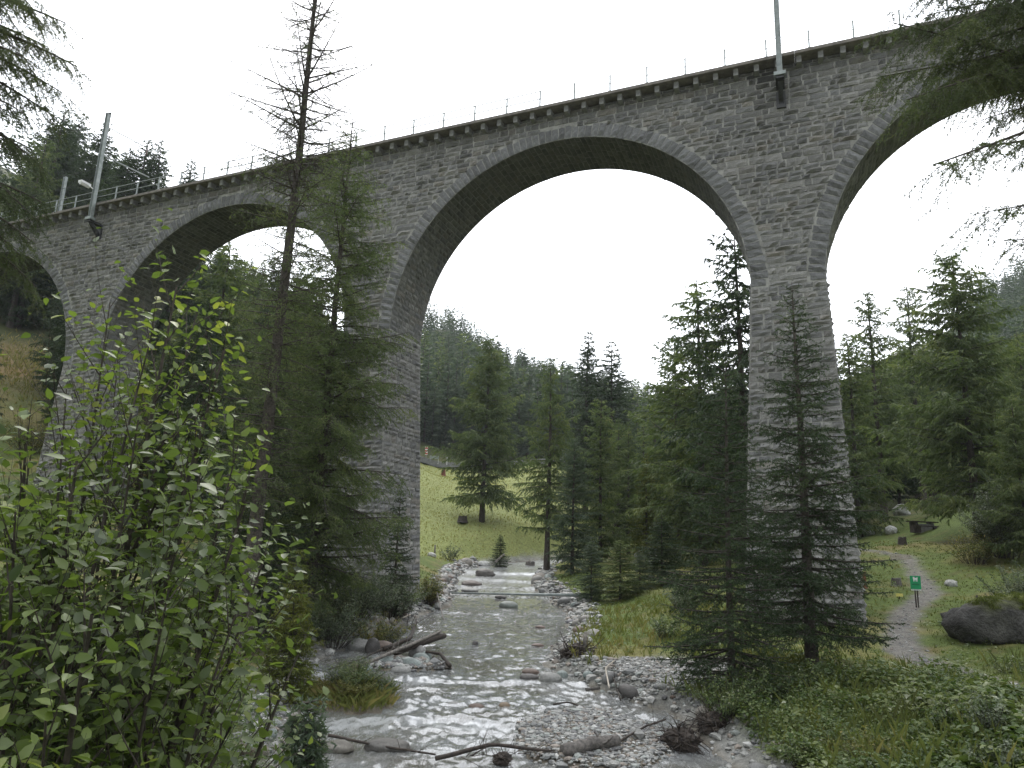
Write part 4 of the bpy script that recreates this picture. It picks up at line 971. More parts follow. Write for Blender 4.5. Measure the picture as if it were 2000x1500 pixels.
for i in near:
    cc = LV[i][0]; obj('leaf', mesh('leaf', LV[i] - cc, [LT], [M['leaf']], None, True, {'v': np.full(7, vL[i])}), bush, tuple(cc))
o = obj('foliage', mesh('foliage', LV[far_].reshape(-1, 3), [(LT[None] + (np.arange(len(far_)) * 7)[:, None, None]).reshape(-1, 3)], [M['leaf']], None, True, {'v': np.repeat(vL[far_], 7)}), bush); o['kind'] = 'stuff'
print('bush leaves', len(LV), len(b1_.L), len(b2_.L))

def bushy(name, c, rx_, rz_, nst, lsize, mat, label, seed, cat='bush', wr=.4, dens=1., group=None):
    rg = NP(seed); base = np.array(c, float); r = empty(name, tuple(base), label, cat, group)
    P0 = []; D = []; G = []
    for k_ in range(nst):
        a = rg.random() * 6.28; e = rg.random() ** .5; t = np.array([math.cos(a) * e * rx_, math.sin(a) * e * rx_, rz_ * math.sqrt(max(.05, 1 - .7 * e * e)) * rg.uniform(.65, 1.1)]); s0 = np.array([t[0] * .25, t[1] * .25, -.1])
        g = np.array([t[0] * .3, t[1] * .3, -.1 * t[2]]); P0.append(s0); D.append(t - s0 - g); G.append(g)
    q = Q(P0, D, G, np.full(nst, .008 + .003 * rz_)); wood = MB(); qtubes(wood, q, 4, 4, .2)
    t1 = qspawn(q, .15 / dens, .18, 1, lambda u, L_: .3 * L_ * (1.1 - u) + .12, .7, -.2, rg, .1, planar=.5); qtubes(wood, t1, 2, 3, .2)
    wood.build('stem', M['twig'], r, True)
    L1 = np.concatenate([leaves_on(t1, lsize * .42 / dens, lsize, wr, rg), leaves_on(q, lsize * .4, lsize, wr, rg, .4)]); L1 = L1[:, [0, 1, 3, 5]]
    v = np.clip(.5 + .3 * vn(L1[:, 0, 0] * 2, L1[:, 0, 1] * 2, L1[:, 0, 2] * 2, s=seed) + rg.normal(0, .2, len(L1)), 0, 1)
    o = obj('foliage', mesh('foliage', L1.reshape(-1, 3), [np.arange(len(L1) * 4).reshape(-1, 4)], [mat], None, False, {'v': np.repeat(v, 4)}), r); o['kind'] = 'stuff'
    return r
def onp(px, py): return hitg(px, py)
def onat(px, py, d):
    p = at(px, py, d); return np.array([p[0], p[1], gz(p[0], p[1])])
gy_, ye = M['leaf_grey'], M['leaf_yel']
BUSH = [
 ((690, 1200, 33), 2.3, 2.5, 54, gy_, 'silvery willow bush at the left of the middle pier foot'),
 ((760, 1190, 36), 2.0, 2.1, 48, gy_, 'silvery willow bush before the small spruce at the pier foot'),
 ((650, 1235, 29), 1.9, 1.8, 46, gy_, 'grey-green bush above the left arm of the stream'),
 ((735, 1235, 31), 1.7, 1.3, 40, ye, 'low yellowish bush on the left bank behind the driftwood'),
 ((842, 1140, 42), 1.0, 1.8, 34, ye, 'yellow-green bush at the right corner of the middle pier'),
 ((880, 1090, 76), 1.3, 1.6, 24, gy_, 'thin grey shrub on the meadow bank'),
 ((1340, 1215, 34), 1.2, 1.4, 30, gy_, 'pale willow shrub between young larches and slim spruce'),
 ((1960, 1000, 44), 2.6, 4.2, 60, gy_, 'tall silvery willow at the right margin above the mossy boulder'),
 ((1900, 1080, 44), 1.8, 2.0, 40, ye, 'yellow-green willow shrub below the tall silvery one'),
 ((1985, 1130, 33), 1.8, 2.4, 46, gy_, 'dense grey-green shrub right behind the mossy boulder'),
 ((1830, 1020, 66), 2.4, 1.5, 36, ye, 'low shrub behind the picnic table'),
 ((1700, 1030, 66), 2.0, 1.6, 30, ye, 'low brownish shrub left of the picnic table'),
 ((1930, 1370, 15), .5, .9, 14, gy_, 'thin weed shrub by the bottom of the path'),
 ((1300, 1235, 30), 1.0, .9, 26, M['herb'], 'green herb clump at the edge of the orange grass'),
 ((300, 1010, 44), 2.6, 1.6, 36, M['leaf_orange'], 'orange bush standing in for an unidentified orange shape behind the willow leaves'),  # bush added in place of an orange shape that could not be identified
 ((450, 1000, 48), 2.0, 2.0, 30, ye, 'yellowish bush behind the willow at the left pier'),
 ((60, 900, 60), 3.0, 3.0, 40, ye, 'tall green shrub between the two leftmost piers'),
 ((1600, 1330, 21), 1.2, .7, 30, M['herb'], 'dark low growth round the foot of the dark spruce'),
 ((1420, 1340, 19.5), 1.1, 1.0, 34, M['herb'], 'dark low growth round the foot of the slim spruce'),
 ((1500, 1330, 20.5), 1.2, .9, 34, M['herb'], 'dark low growth between the two near spruces'),
]
for i, (c, rx_, rz_, ns_, mat, lb) in enumerate(BUSH):
    d = c[2]; bushy('shrub' if 'herb' not in lb else 'herb_clump', onat(*c), rx_, rz_, int(ns_ * 1.3), .05 + .0022 * d, mat, lb, 200 + i, dens=min(1.2, .5 + 16 / d))
# island bush of dry grass and leaves
bushy('shrub', (ISL[0], ISL[1], gz(ISL[0], ISL[1])), .95, .75, 90, .06, M['herb'], 'low tangled bush on the little island by the boulders', 260, dens=1.3)

# ------------------------------------------------------------------ rocks
for i_k, (dx_, dy_) in enumerate([(-.75, -.1), (.7, .15), (.1, -.6), (-.2, .6)]):
    bushy('shrub', (ISL[0] + dx_, ISL[1] + dy_, gz(ISL[0] + dx_, ISL[1] + dy_)), .6, .5, 50, .06, (ye, M['herb'], ye, gy_)[i_k], ['low brownish bush at the left end of the little island', 'low green bush at the right end of the little island', 'low brownish bush at the front of the little island', 'low grey bush at the back of the little island'][i_k], 270 + i_k, dens=1.2)
def ico(sub=1):
    import bmesh
    bm = bmesh.new(); bmesh.ops.create_icosphere(bm, subdivisions=sub, radius=1); V = np.array([v.co[:] for v in bm.verts]); F = np.array([[v.index for v in f.verts] for f in bm.faces]); bm.free(); return V, F
I1, I1F = ico(1); I2, I2F = ico(2); I4, I4F = ico(4)
def rockV(seed, rough=.25, base=I4, freq=1.3):
    V = base * (1 + rough * fbm(base[:, 0] * freq + seed * 3.1, base[:, 1] * freq, base[:, 2] * freq + 7, o=4, s=seed) + (rough > .4) * .34 * np.abs(fbm(base[:, 0] * 2.6 + seed, base[:, 1] * 2.6, base[:, 2] * 4, o=4, s=seed + 1)))[:, None]
    return V
def boulder(c, sx, sy, sz, seed, colr, label, rz=0., rough=.22, mat=None, group=None, sink=.25, name='boulder', freq=1.3, pw=1.):
    V = rockV(seed, rough, base=np.sign(I4) * np.abs(I4) ** pw, freq=freq) * np.array([sx, sy, sz]); ca, sa = math.cos(rz), math.sin(rz)
    V = np.c_[V[:, 0] * ca - V[:, 1] * sa, V[:, 0] * sa + V[:, 1] * ca, V[:, 2] + sz * (1 - 2 * sink)]
    cl = np.tile(colr, (len(V), 1)) * (1 + .15 * vn(V[:, 0] * 3, V[:, 1] * 3, V[:, 2] * 3, s=seed))[:, None]
    o = obj(name, mesh(name, V, [I4F], [mat or M['rock']], None, True, {'col': cl}), None, tuple(c)); tag(o, label, 'rock', group); return o
gn = (.22, .255, .24); gr_ = (.24, .24, .225); br = (.13, .095, .075); dk = (.08, .075, .07); li = (.33, .33, .31)
def wat(px, py):
    p = on_water(px, py); return np.array([p[0], p[1], p[2] - .05])
BO = [
 (wat(748, 1297), .42, .26, .22, gn, 'smooth grey-green boulder at the left of the pile under the driftwood', .1, .08),
 (wat(803, 1305), .40, .24, .25, gn, 'largest smooth greenish boulder of the pile under the driftwood', -.5, .07),
 (wat(822, 1294), .36, .22, .25, gn, 'long greenish boulder leaning behind the largest one of the pile', -.6, .07),
 (wat(815, 1278), .34, .28, .26, gr_, 'grey boulder at the top of the pile by the driftwood', -.3, .1),
 (wat(832, 1288), .22, .18, .22, gn, 'small greenish stone at the right rear of the pile', -.6, .08),
 (wat(783, 1311), .34, .26, .14, gr_, 'flat grey stone below the greenish boulders', .2, .15),
 (wat(715, 1308), .24, .18, .14, gn, 'small greenish stone at the left end of the pile', .1, .12),
 (wat(693, 1308), .16, .16, .17, br, 'small brown stone left of the pile', .1, .15),
 (wat(727, 1273), .28, .24, .38, dk, 'dark upright boulder in the left arm of the stream', .3, .2),
 (wat(700, 1266), .5, .4, .28, gr_, 'grey wet boulder behind the dark upright one', .3, .2),
 (wat(745, 1268), .5, .35, .25, br, 'brownish wet boulder right of the dark upright one', .3, .2),
 (wat(993, 1186), .56, .4, .26, (.17, .19, .17), 'single rounded grey-green boulder in midstream below the pole', 0, .12),
 (wat(1075, 1329), .36, .28, .20, gr_, 'rounded grey boulder at the right waterline below the root stump', 0, .15),
 (wat(1098, 1322), .20, .18, .17, gn, 'small greenish boulder behind the rounded one below the stump', 0, .15),
 (wat(1036, 1314), .30, .2, .13, br, 'flat reddish-brown stone at the waterline', 0, .15),
 (wat(1033, 1324), .30, .2, .12, dk, 'flat dark wet stone beside the reddish-brown one', 0, .15),
 (wat(947, 1125), .85, .55, .42, (.12, .11, .1), 'dark rock in midstream at the upper cascade', 0, .3),
 (wat(920, 1143), .75, .45, .28, (.14, .12, .105), 'low brown rock in midstream below the cascade', .2, .3),
 (wat(918, 1155), .6, .4, .22, gr_, 'low grey rock left of the stream middle', 0, .2),
 (wat(978, 1167), .38, .3, .14, dk, 'small dark rock just behind the pole', 0, .2),
 (wat(1115, 1220), .25, .22, .2, (.12, .12, .13), 'dark grey stone on the right waterline below the pole', 0, .15),
 (wat(928, 1259), .12, .1, .14, dk, 'tiny black pointed stone in the open water', 0, .35),
 (wat(1055, 1225), .24, .16, .09, br, 'small flat brown stone in the open water on the right', 0, .2),
 (wat(1050, 1260), .25, .16, .08, br, 'flat brown stone low in the water left of the stump', 0, .2),
 (wat(885, 1375), .18, .13, .08, gr_, 'left stone of the little sill across the stream', 0, .2),
 (wat(930, 1380), .22, .14, .09, br, 'middle mossy stone of the little sill across the stream', 0, .2),
 (wat(985, 1380), .16, .13, .11, (.2, .15, .1), 'right brown stone of the little sill across the stream', 0, .2),
 (wat(660, 1465), .34, .22, .17, (.13, .12, .1), 'wet brown rock at the lip of the bottom left cascade', .2, .25),
 (wat(755, 1462), .5, .25, .17, (.10, .095, .085), 'long dark rock right of the bottom left cascade', 0, .25),
]
for i, (c, sx, sy, sz, cl, lb, rz, ro) in enumerate(BO): boulder(c, sx, sy, sz, 300 + i, cl, lb, rz, ro)
for i, (px, py, d, s, lb) in enumerate([(1693, 1022, 66, .55, 'white rounded rock at the left of the picnic clearing'), (1740, 1027, 64, .6, 'white rock left of the picnic table'), (1762, 1000, 74, 1.0, 'grey rock at the wood edge above the picnic table'),
     (1858, 1138, 40, .32, 'flat pale stone beside the bend of the path'), (1262, 1085, 70, 1.0, 'pale pointed rock behind the young larches on the right bank'), (1275, 1095, 66, .7, 'pale rock right below the pointed one'),
     (945, 1063, 80, .9, 'rounded grey rock in the grass above the far stream bank'), (843, 1088, 76, .55, 'light round stone at the foot of the meadow near the pier')]):
    c = onat(px, py, d); boulder(c, s, s * .8, s * .7, 400 + i, (.42, .42, .4), lb, i * .7, .3, M['rockdry'])
# the mossy boulder
mc = onat(1955, 1262, 28.5)
mo = boulder(mc + np.array([.55, .6, -.1]), 1.75, 1.0, 1.0, 423, (.075, .072, .068), 'large dark boulder with a moss cap by the path at the right margin', -.1, .5, M['boulder'], sink=.16, freq=1.1, pw=.62)
V = np.array([v.co[:] for v in mo.data.vertices]); rgm = NP(5)
mk_ = (sm(-1.7, -.9, V[:, 0]) * sm(.66, .92, V[:, 2] / V[:, 2].max() + .22 * fbm(V[:, 0] * 2, V[:, 1] * 2, o=3, s=8)))[:, None]; bc = np.array([.075, .072, .068]) * (1 + .5 * fbm(V[:, 0] * 3, V[:, 1] * 3, V[:, 2] * 3, o=3, s=9))[:, None]
cl = bc * (1 - mk_) + np.array([.10, .115, .025]) * mk_; mo.data.attributes['col'].data.foreach_set('color', np.c_[cl, np.ones(len(cl))].astype(np.float32).ravel())
up_ = mk_[:, 0] > .5; P = V[rgm.choice(np.nonzero(up_)[0], 9000)] + rgm.normal(0, .07, (9000, 3)) * [1, 1, .3]
D = nrm(rgm.normal(0, .5, (9000, 3)) + [0, 0, .8]); W = nrm(np.cross(D, rgm.normal(0, 1, (9000, 3)))); 
mv = np.stack([P - W * .012 - [0, 0, .03], P + W * .012 - [0, 0, .03], P + D * .07], 1).reshape(-1, 3)
o = obj('moss', mesh('moss', mv, [np.arange(len(mv)).reshape(-1, 3)], [M['needle_yellow']], None, False, {'v': np.repeat(np.clip(rgm.normal(.3, .2, 9000), 0, 1), 3)}), mo); o['kind'] = 'stuff'
# bank stones: individuals sharing meshes
RM = [None] * 8
for i in range(8):
    V = rockV(500 + i, .3, I2, 1.2); cl = np.array([gr_, gn, br, (.2, .19, .17), (.28, .27, .25), dk, (.17, .17, .165), (.23, .21, .18)][i])
    RM[i] = mesh('bank_stone', V * [1, .8, .62], [I2F], [M['rock']], None, True, {'col': np.tile(cl, (len(V), 1))})
rg = NP(33); k = 0
for a_side in (-1, 1):
    for i in range(150):
        y = 12 + 68 * rg.random() ** .8; e0_, e1_ = edges(y); x = (e0_ - abs(rg.normal(-.1, .55)) if a_side < 0 else e1_ + abs(rg.normal(-.1, .5)))
        if k >= 290 or (a_side > 0 and 17 < y < 26 and rg.random() < .5): continue
        s = rg.lognormal(-1.85, .45) * (1 + y / 160); z = max(gz(x, y), float(zw(y)) - .1)
        o = obj('bank_stone', RM[int(rg.integers(0, 8))], None, (x, y, z + s * .15)); o.scale = (s, s * rg.uniform(.8, 1.2), s * rg.uniform(.8, 1.2)); o.rotation_euler = (rg.normal(0, .2), rg.normal(0, .2), rg.random() * 6.28)
        tag(o, 'rounded stone lying along the left edge of the stream' if a_side < 0 else 'rounded stone lying along the right edge of the stream', 'stone', 'stones along the left waterline' if a_side < 0 else 'stones along the right waterline'); k += 1
# gravel: thousands of pebbles in one heap
def pebbles(P, S_, rg, cols):
    n = len(P); A = rg.random(n) * 6.28; ca, sa = np.cos(A), np.sin(A); sh = I1.shape[0]
    B = I1[None] * rg.uniform(.7, 1.2, (n, sh, 1)) * np.stack([S_, S_ * rg.uniform(.6, 1, n), S_ * rg.uniform(.4, .7, n)], 1)[:, None]
    x = B[..., 0] * ca[:, None] - B[..., 1] * sa[:, None]; y = B[..., 0] * sa[:, None] + B[..., 1] * ca[:, None]
    V = np.stack([x, y, B[..., 2]], -1) + P[:, None]; F = (I1F[None] + (np.arange(n) * sh)[:, None, None]).reshape(-1, 3)
    return V.reshape(-1, 3), F, np.repeat(cols, sh, 0)
rg = NP(44); PX = []; 
c_ = rg.uniform(-1, 1, (8000, 2)); x1 = BAR[0] + c_[:, 0] * 2.2; y1 = BAR[1] + c_[:, 1] * 3.3; x2 = BAR2[0] + c_[:, 0] * 3.0; y2 = BAR2[1] + c_[::-1, 1] * 3.6
g1 = blob(x1, y1, BAR, 1.75, 2.6) > -.08; g2 = blob(x2, y2, BAR2, 2.1, 2.6) > -.05
yy = 12 + 70 * rg.random(6000); e0_, e1_ = edges(yy); sdd = rg.random(6000) < .5; tt = rg.normal(.45, .4, 6000); x3 = np.where(sdd, e0_ - tt, e1_ + tt)
x4 = BOUL[0] + rg.normal(0, .8, 1200); y4 = BOUL[1] + rg.normal(0, .5, 1200)
x5, y5 = [], []
for i in range(len(PATHP) - 1):
    n = 130; t = rg.random(n)[:, None]; q = PATHP[i] * (1 - t) + PATHP[i + 1] * t; q = q + rg.normal(0, PATHW[i] * .55, (n, 2)); x5.append(q[:, 0]); y5.append(q[:, 1])
Xp = np.concatenate([x1[g1], x2[g2], x3, x4] + x5); Yp = np.concatenate([y1[g1], y2[g2], yy, y4] + y5)
big = np.concatenate([np.full(g1.sum(), .042), np.full(g2.sum(), .046), .05 + .0012 * yy, np.full(1200, .06), np.full(130 * (len(PATHP) - 1), .028)])
Sp = big * rg.lognormal(0, .45, len(Xp)); Zp = ground(Xp, Yp); Zp = np.maximum(Zp, zw(Yp) - .25) + Sp * .15
cl = np.array([[.24, .24, .225], [.17, .175, .17], [.33, .33, .31], [.22, .19, .16], [.12, .12, .12], [.27, .29, .27], [.45, .45, .43]])[rg.choice(7, len(Xp), p=[.27, .24, .12, .12, .1, .1, .05])]
V, F, cc = pebbles(np.c_[Xp, Yp, Zp], Sp, rg, cl)
o = obj('gravel', mesh('gravel', V, [F], [M['rock']], None, False, {'col': cc})); tag(o, 'grey pebbles and gravel along the stream, on its bars and on the path', 'gravel', kind='stuff')
print('pebbles', len(Xp))

# ------------------------------------------------------------------ grass and herbs
rg = NP(55)
def scatter(n, xr, yr, cond, pw=1.):
    y = yr[0] + (yr[1] - yr[0]) * rg.random(n) ** pw; x = xr[0] + (xr[1] - xr[0]) * rg.random(n)
    z, t, gb, g2, ib, pd, bb = ground(x, y, True); k_ = cond(x, y, t, gb, g2, ib, pd, bb); return x[k_], y[k_], z[k_]
def visible(x, y, z, mg=40):
    a, b, d = proj(np.c_[x, y, z]); return (a > -mg) & (a < 2000 + mg) & (b < 1500 + mg) & (b > -mg) & (d > 1)
land = lambda x, y, t, gb, g2, ib, pd, bb: (t > .55) & (gb < -.2) & (g2 < -.12 + .25 * rg.random(len(x))) & (pd > .05 + .3 * rg.random(len(x))) & (bb < 0)
def blades(x, y, z, h, wd, v, name, mat, label, lean=.35, bl=3):
    n = len(x) * bl; xi = np.repeat(x, bl) + rg.normal(0, .05, n); yi = np.repeat(y, bl) + rg.normal(0, .05, n); zi = np.repeat(z, bl) - .02; hi = np.repeat(h, bl) * rg.uniform(.5, 1.2, n); vi = np.clip(np.repeat(v, bl) + rg.normal(0, .12, n), 0, 1)
    a = rg.random(n) * 6.28; wi = np.repeat(wd, bl); P = np.c_[xi, yi, zi]; W = np.c_[np.cos(a), np.sin(a), a * 0] * wi[:, None]; Lw = rg.normal(0, lean, (n, 2)) * hi[:, None]
    Vv = np.stack([P - W, P + W, P + np.c_[Lw * .35, hi * .6] + W * .6, P + np.c_[Lw, hi]], 1).reshape(-1, 3); b = np.arange(n) * 4
    o = obj(name, mesh(name, Vv, [np.c_[b, b + 1, b + 2], np.c_[b, b + 2, b + 3]], [mat], None, False, {'v': np.repeat(vi, 4)})); tag(o, label, 'grass', kind='stuff'); print(name, n)
# orange-green tall grass on the inner right bank and thin grass over the clearing
x, y, z = scatter(42000, (-14, 30), (11, 62), lambda x, y, t, gb, g2, ib, pd, bb: land(x, y, t, gb, g2, ib, pd, bb) & (rg.random(len(x)) < (1.15 - y / 75)), .75)
k_ = visible(x, y, z); x, y, z = x[k_], y[k_], z[k_]
e0_, e1_ = edges(y); inner = (x > e1_) & (x < e1_ + 7.5) & (y > 21) & (y < 40)
h = np.where(inner, rg.uniform(.16, .42, len(x)), rg.uniform(.05, .16, len(x))); v = np.where(inner, .55 + .25 * vn(x * .7, y * .7, s=8), .38 + .3 * vn(x * .5, y * .5, s=9))
blades(x, y, z, h, .003 + .0005 * y, v, 'grass', M['grass'], 'grass on the banks and in the clearing, orange and tall by the stream')
x, y, z = scatter(30000, (-22, 16), (74, 150), lambda x, y, t, gb, g2, ib, pd, bb: (t > .8))
k_ = visible(x, y, z); x, y, z = x[k_], y[k_], z[k_]
blades(x, y, z, rg.uniform(.08, .3, len(x)), np.full(len(x), .06), .78 + .25 * vn(x * .15, y * .15, s=19), 'meadow_grass', M['meadow'], 'short green grass of the meadow beyond the viaduct', bl=1)
x, y, z = scatter(40000, (-70, -14), (42, 105), lambda x, y, t, gb, g2, ib, pd, bb: (t > .8) & (rg.random(len(x)) < np.exp(-((x - bq1[0]) ** 2 + (y - bq1[1]) ** 2) / 110) + np.exp(-((x - bq2[0]) ** 2 + (y - bq2[1]) ** 2) / 60)))
k_ = visible(x, y, z); x, y, z = x[k_], y[k_], z[k_]
blades(x, y, z, rg.uniform(.2, .7, len(x)), np.full(len(x), .05), .78 + .2 * vn(x * .15, y * .15, s=29), 'dry_grass', M['grass'], 'dry orange-brown grass on the slope behind the left arches', bl=2)
x, y, z = scatter(4500, (1.5, 18), (8.5, 26), lambda x, y, t, gb, g2, ib, pd, bb: land(x, y, t, gb, g2, ib, pd, bb) & (vn(x * .6, y * .6, s=91) > -.1))
k_ = visible(x, y, z); x, y, z = x[k_], y[k_], z[k_]
blades(x, y, z, rg.uniform(.25, .6, len(x)), np.full(len(x), .004), .32 + .3 * vn(x * .9, y * .9, s=92), 'tall_grass', M['grass'], 'tall thin dry stalks between the herbs on the near right bank', lean=.25)
x, y, z = scatter(1500, (ISL[0] - 1.4, ISL[0] + 1.4), (ISL[1] - 1.5, ISL[1] + 1.5), lambda x, y, t, gb, g2, ib, pd, bb: ib > .05)
blades(x, y, z, rg.uniform(.12, .4, len(x)), np.full(len(x), .006), .5 + .35 * vn(x * 2, y * 2, s=93), 'island_grass', M['grass'], 'matted brown grass on the little island in the stream', lean=.6)
# herbs: rosettes of broad leaves on the near right bank
def herbs(n, xr, yr, cond, hr, ls, name, mat, label, vb, seed):
    x, y, z = scatter(n, xr, yr, cond); k_ = visible(x, y, z); x, y, z = x[k_], y[k_], z[k_]; n = len(x)
    m0 = 9; i = np.repeat(np.arange(n), m0); hh_ = np.repeat(rg.uniform(*hr, n) * (.25 + 1.1 * np.clip(vn(x * .9, y * .9, s=seed) + .5 * vn(x * 2.5, y * 2.5, s=seed + 3) + .7, 0, 2)), m0) * rg.uniform(.3, 1.1, n * m0)
    a = rg.random(n * m0) * 6.28; rad = .10 * rg.random(n * m0) + .03
    P = np.c_[x[i] + np.cos(a) * rad, y[i] + np.sin(a) * rad, z[i] + hh_]; D = np.c_[np.cos(a), np.sin(a), rg.normal(-.05, .3, n * m0)]
    Nn = nrm(np.array([0, 0, 1.]) + rg.normal(0, .35, (n * m0, 3))); l_ = ls * rg.lognormal(0, .3, n * m0) * np.repeat(.75 + .6 * sm(.0, .6, vn(x * .7, y * .7, s=seed + 9)), m0); Lf = leaf_xf(P, D, Nn, l_, l_ * .7, rg)[:, [0, 1, 2, 3, 4, 5]]
    v = np.clip(np.repeat(vb + .25 * vn(x * 1.2, y * 1.2, s=seed + 1), m0) + rg.normal(0, .14, n * m0), 0, 1); b = np.arange(n * m0) * 6
    mb = MB(); mb.add(Lf.reshape(-1, 3), [np.c_[b, b + 1, b + 2, b + 3], np.c_[b, b + 3, b + 4, b + 5]], v=np.repeat(v, 6))
    # stalks
    S0 = np.c_[x, y, z - .02]; S1 = np.c_[x + rg.normal(0, .03, n), y + rg.normal(0, .03, n), z + rg.uniform(*hr, n)]; W = np.array([.004, 0, 0])
    Vs = np.stack([S0 - W, S0 + W, S1], 1).reshape(-1, 3); mb.add(Vs, np.arange(len(Vs)).reshape(-1, 3), v=np.full(len(Vs), .6))
    o = mb.build(name, mat); tag(o, label, 'undergrowth', kind='stuff'); print(name, n)
herbs(22000, (1.5, 18), (8.0, 25), lambda x, y, t, gb, g2, ib, pd, bb: land(x, y, t, gb, g2, ib, pd, bb) & (x > .28 * (24 - y) - 1) & (rg.random(len(x)) < sm(26, 17, y) ) & (pd > .5), (.10, .42), .085, 'undergrowth', M['herb'], 'dense mixed herbs and leafy weeds on the near right bank', .62, 70)
herbs(6000, (-9, 22), (18, 60), lambda x, y, t, gb, g2, ib, pd, bb: land(x, y, t, gb, g2, ib, pd, bb) & (rg.random(len(x)) < sm(-.1, .4, vn(x * .45, y * .45, s=77))) , (.08, .3), .075, 'weeds', M['herb'], 'scattered leafy weeds in the clearing and along the banks', .62, 80)
herbs(2600, (-9, -.2), (6.5, 18), lambda x, y, t, gb, g2, ib, pd, bb: (t > .3), (.1, .55), .08, 'left_undergrowth', M['herb'], 'shaded leafy undergrowth on the near left bank under the willow', .35, 90)
FGP = [((1560, 1400, 15.5), .5, .55, M['herb'], 'leafy green weed clump below the two near spruces'), ((1700, 1390, 15.5), .7, .5, ye, 'yellow-green weed clump in the middle of the near right bank'), ((1850, 1370, 16), .6, .6, M['herb'], 'tall dark green weed clump below the end of the path'),
 ((1950, 1420, 13.5), .6, .5, gy_, 'greyish weed clump near the right margin of the herb bank'), ((1620, 1440, 13.2), .5, .45, M['leaf_yel'], 'brownish weed clump above the pale-leaved plants'), ((1480, 1430, 14), .5, .5, M['herb'], 'big-leaved green weed clump at the left end of the herb bank'),
 ((1780, 1450, 12.6), .6, .5, M['herb'], 'broad green weed clump low on the near right bank'), ((1900, 1320, 20), .7, .45, M['herb'], 'green weed clump under the front of the mossy boulder'), ((1975, 1290, 24), .8, .5, M['herb'], 'dark green nettles at the foot of the mossy boulder')]
for i, (c, rx_, rz_, mat, lb) in enumerate(FGP): bushy('weed_clump', onat(*c), rx_, rz_, 26, .075 if i != 5 else .13, mat, lb, 640 + i, 'plant', .55, 1.1)
# whitish-leaved herb at the bottom edge
for i, (px, py, d, lb) in enumerate([(1500, 1488, 12.3, 'clump of pale white-green leaves at the bottom edge, leftmost'), (1610, 1478, 12.0, 'wide clump of pale white-green leaves at the bottom edge'), (1690, 1490, 11.6, 'pale white-green leaves right of the wide clump'), (1870, 1480, 11.5, 'small pale-leaved clump near the bottom right corner')]):
    bushy('pale_herb', onat(px, py, d), .45, .30, 16, .05, M['leaf_grey'], lb, 600 + i, 'plant', .8, 1.3)

# ------------------------------------------------------------------ driftwood, stumps
def log(pts, r0, r1, mat, label, name='driftwood_log', twigs=0, seed=0, group=None, parent=None, sides=10):
    pts = np.array(pts, float); rg = NP(seed + 900); n = 12; u = np.linspace(0, 1, n); uu = np.linspace(0, 1, len(pts))
    P = np.c_[[np.interp(u, uu, pts[:, k]) for k in range(3)]].T + rg.normal(0, r0 * .08, (n, 3)); rad = np.linspace(r0, r1, n) * rg.uniform(.95, 1.05, n)
    c = P[0].copy(); q = MB(); q.tube(P - c, rad, sides); r = q.build(name, mat, parent, True, tuple(c))
    if label: tag(r, label, 'driftwood', group)
    if twigs:
        ax = Q([P[0] - c], [P[-1] - P[0]], [[0, 0, 0]], [r0]); i = np.zeros(twigs, int); u_ = .2 + .8 * rg.random(twigs); D = nrm((P[-1] - P[0])[None] * .5 / np.linalg.norm(P[-1] - P[0]) + rg.normal(0, .6, (twigs, 3)) + [0, 0, .35]) * rg.uniform(.3, 1.1, twigs)[:, None] * min(1.2, max(.5, np.linalg.norm(P[-1] - P[0]) * .35))
        t = Q(ax.at(i, u_), D, rg.normal(0, .12, (twigs, 3)), np.full(twigs, max(.006, r1 * .35))); mb = MB(); qtubes(mb, t, 4, 4, .2); s2 = qspawn(t, .15, .2, 1, lambda u, L_: .4 * L_, .6, 0, rg, planar=.5); qtubes(mb, s2, 2, 3, .3); mb.build('branches', mat, r, True)
    return r
def wz_(px, py, dz=0.):
    p = on_water(px, py); return p + np.array([0, 0, dz])
dw, gw = M['dark_wood'], M['grey_wood']
log([wz_(708, 1312, .22), wz_(790, 1290, .45), wz_(858, 1262, .55)], .06, .05, gw, 'long thin trunk lying across the boulder pile, its upper end over the water', twigs=10, seed=1)
log([wz_(770, 1290, .28), wz_(825, 1275, .38), wz_(866, 1258, .33)], .13, .12, dw, 'thick dark broken log beside the thin trunk on the boulders', seed=2)
log([wz_(748, 1285, .3), wz_(800, 1275, .5), wz_(812, 1240, .6)], .09, .05, dw, 'dark forked branch standing up from the driftwood heap', twigs=6, seed=3)
log([wz_(830, 1290, .3), wz_(860, 1290, .22), wz_(878, 1308, .12)], .04, .07, dw, 'crooked dark root reaching into the water right of the boulders', twigs=3, seed=4)
log([wz_(640, 1318, .15), wz_(700, 1305, .25), wz_(745, 1288, .35)], .02, .025, dw, 'thin dark stick left of the boulder pile', twigs=4, seed=5)
log([wz_(775, 1218, .15), wz_(800, 1211, .25)], .05, .04, M['pale_wood'], 'short pale stripped branch on the left bank', seed=6)
log([wz_(640, 1455, .2), wz_(740, 1466, .1), wz_(850, 1484, .1)], .035, .02, dw, 'dark bent branch across the bottom left of the stream', twigs=6, seed=7)
log([wz_(850, 1497, .15), wz_(960, 1478, .25), wz_(1080, 1482, .15)], .05, .03, dw, 'dark twiggy branch at the bottom middle of the stream', twigs=16, seed=8)
log([wz_(1100, 1488, .2), wz_(1160, 1480, .3), wz_(1205, 1476, .3)], .15, .13, M['bark_grey'], 'broken brown log at the lower end of the gravel bar', twigs=4, seed=9)
log([wz_(1205, 1470, .2), wz_(1260, 1450, .35), wz_(1300, 1440, .4)], .03, .02, dw, 'thin dark branch between the log and the roots at bottom right', twigs=8, seed=10)
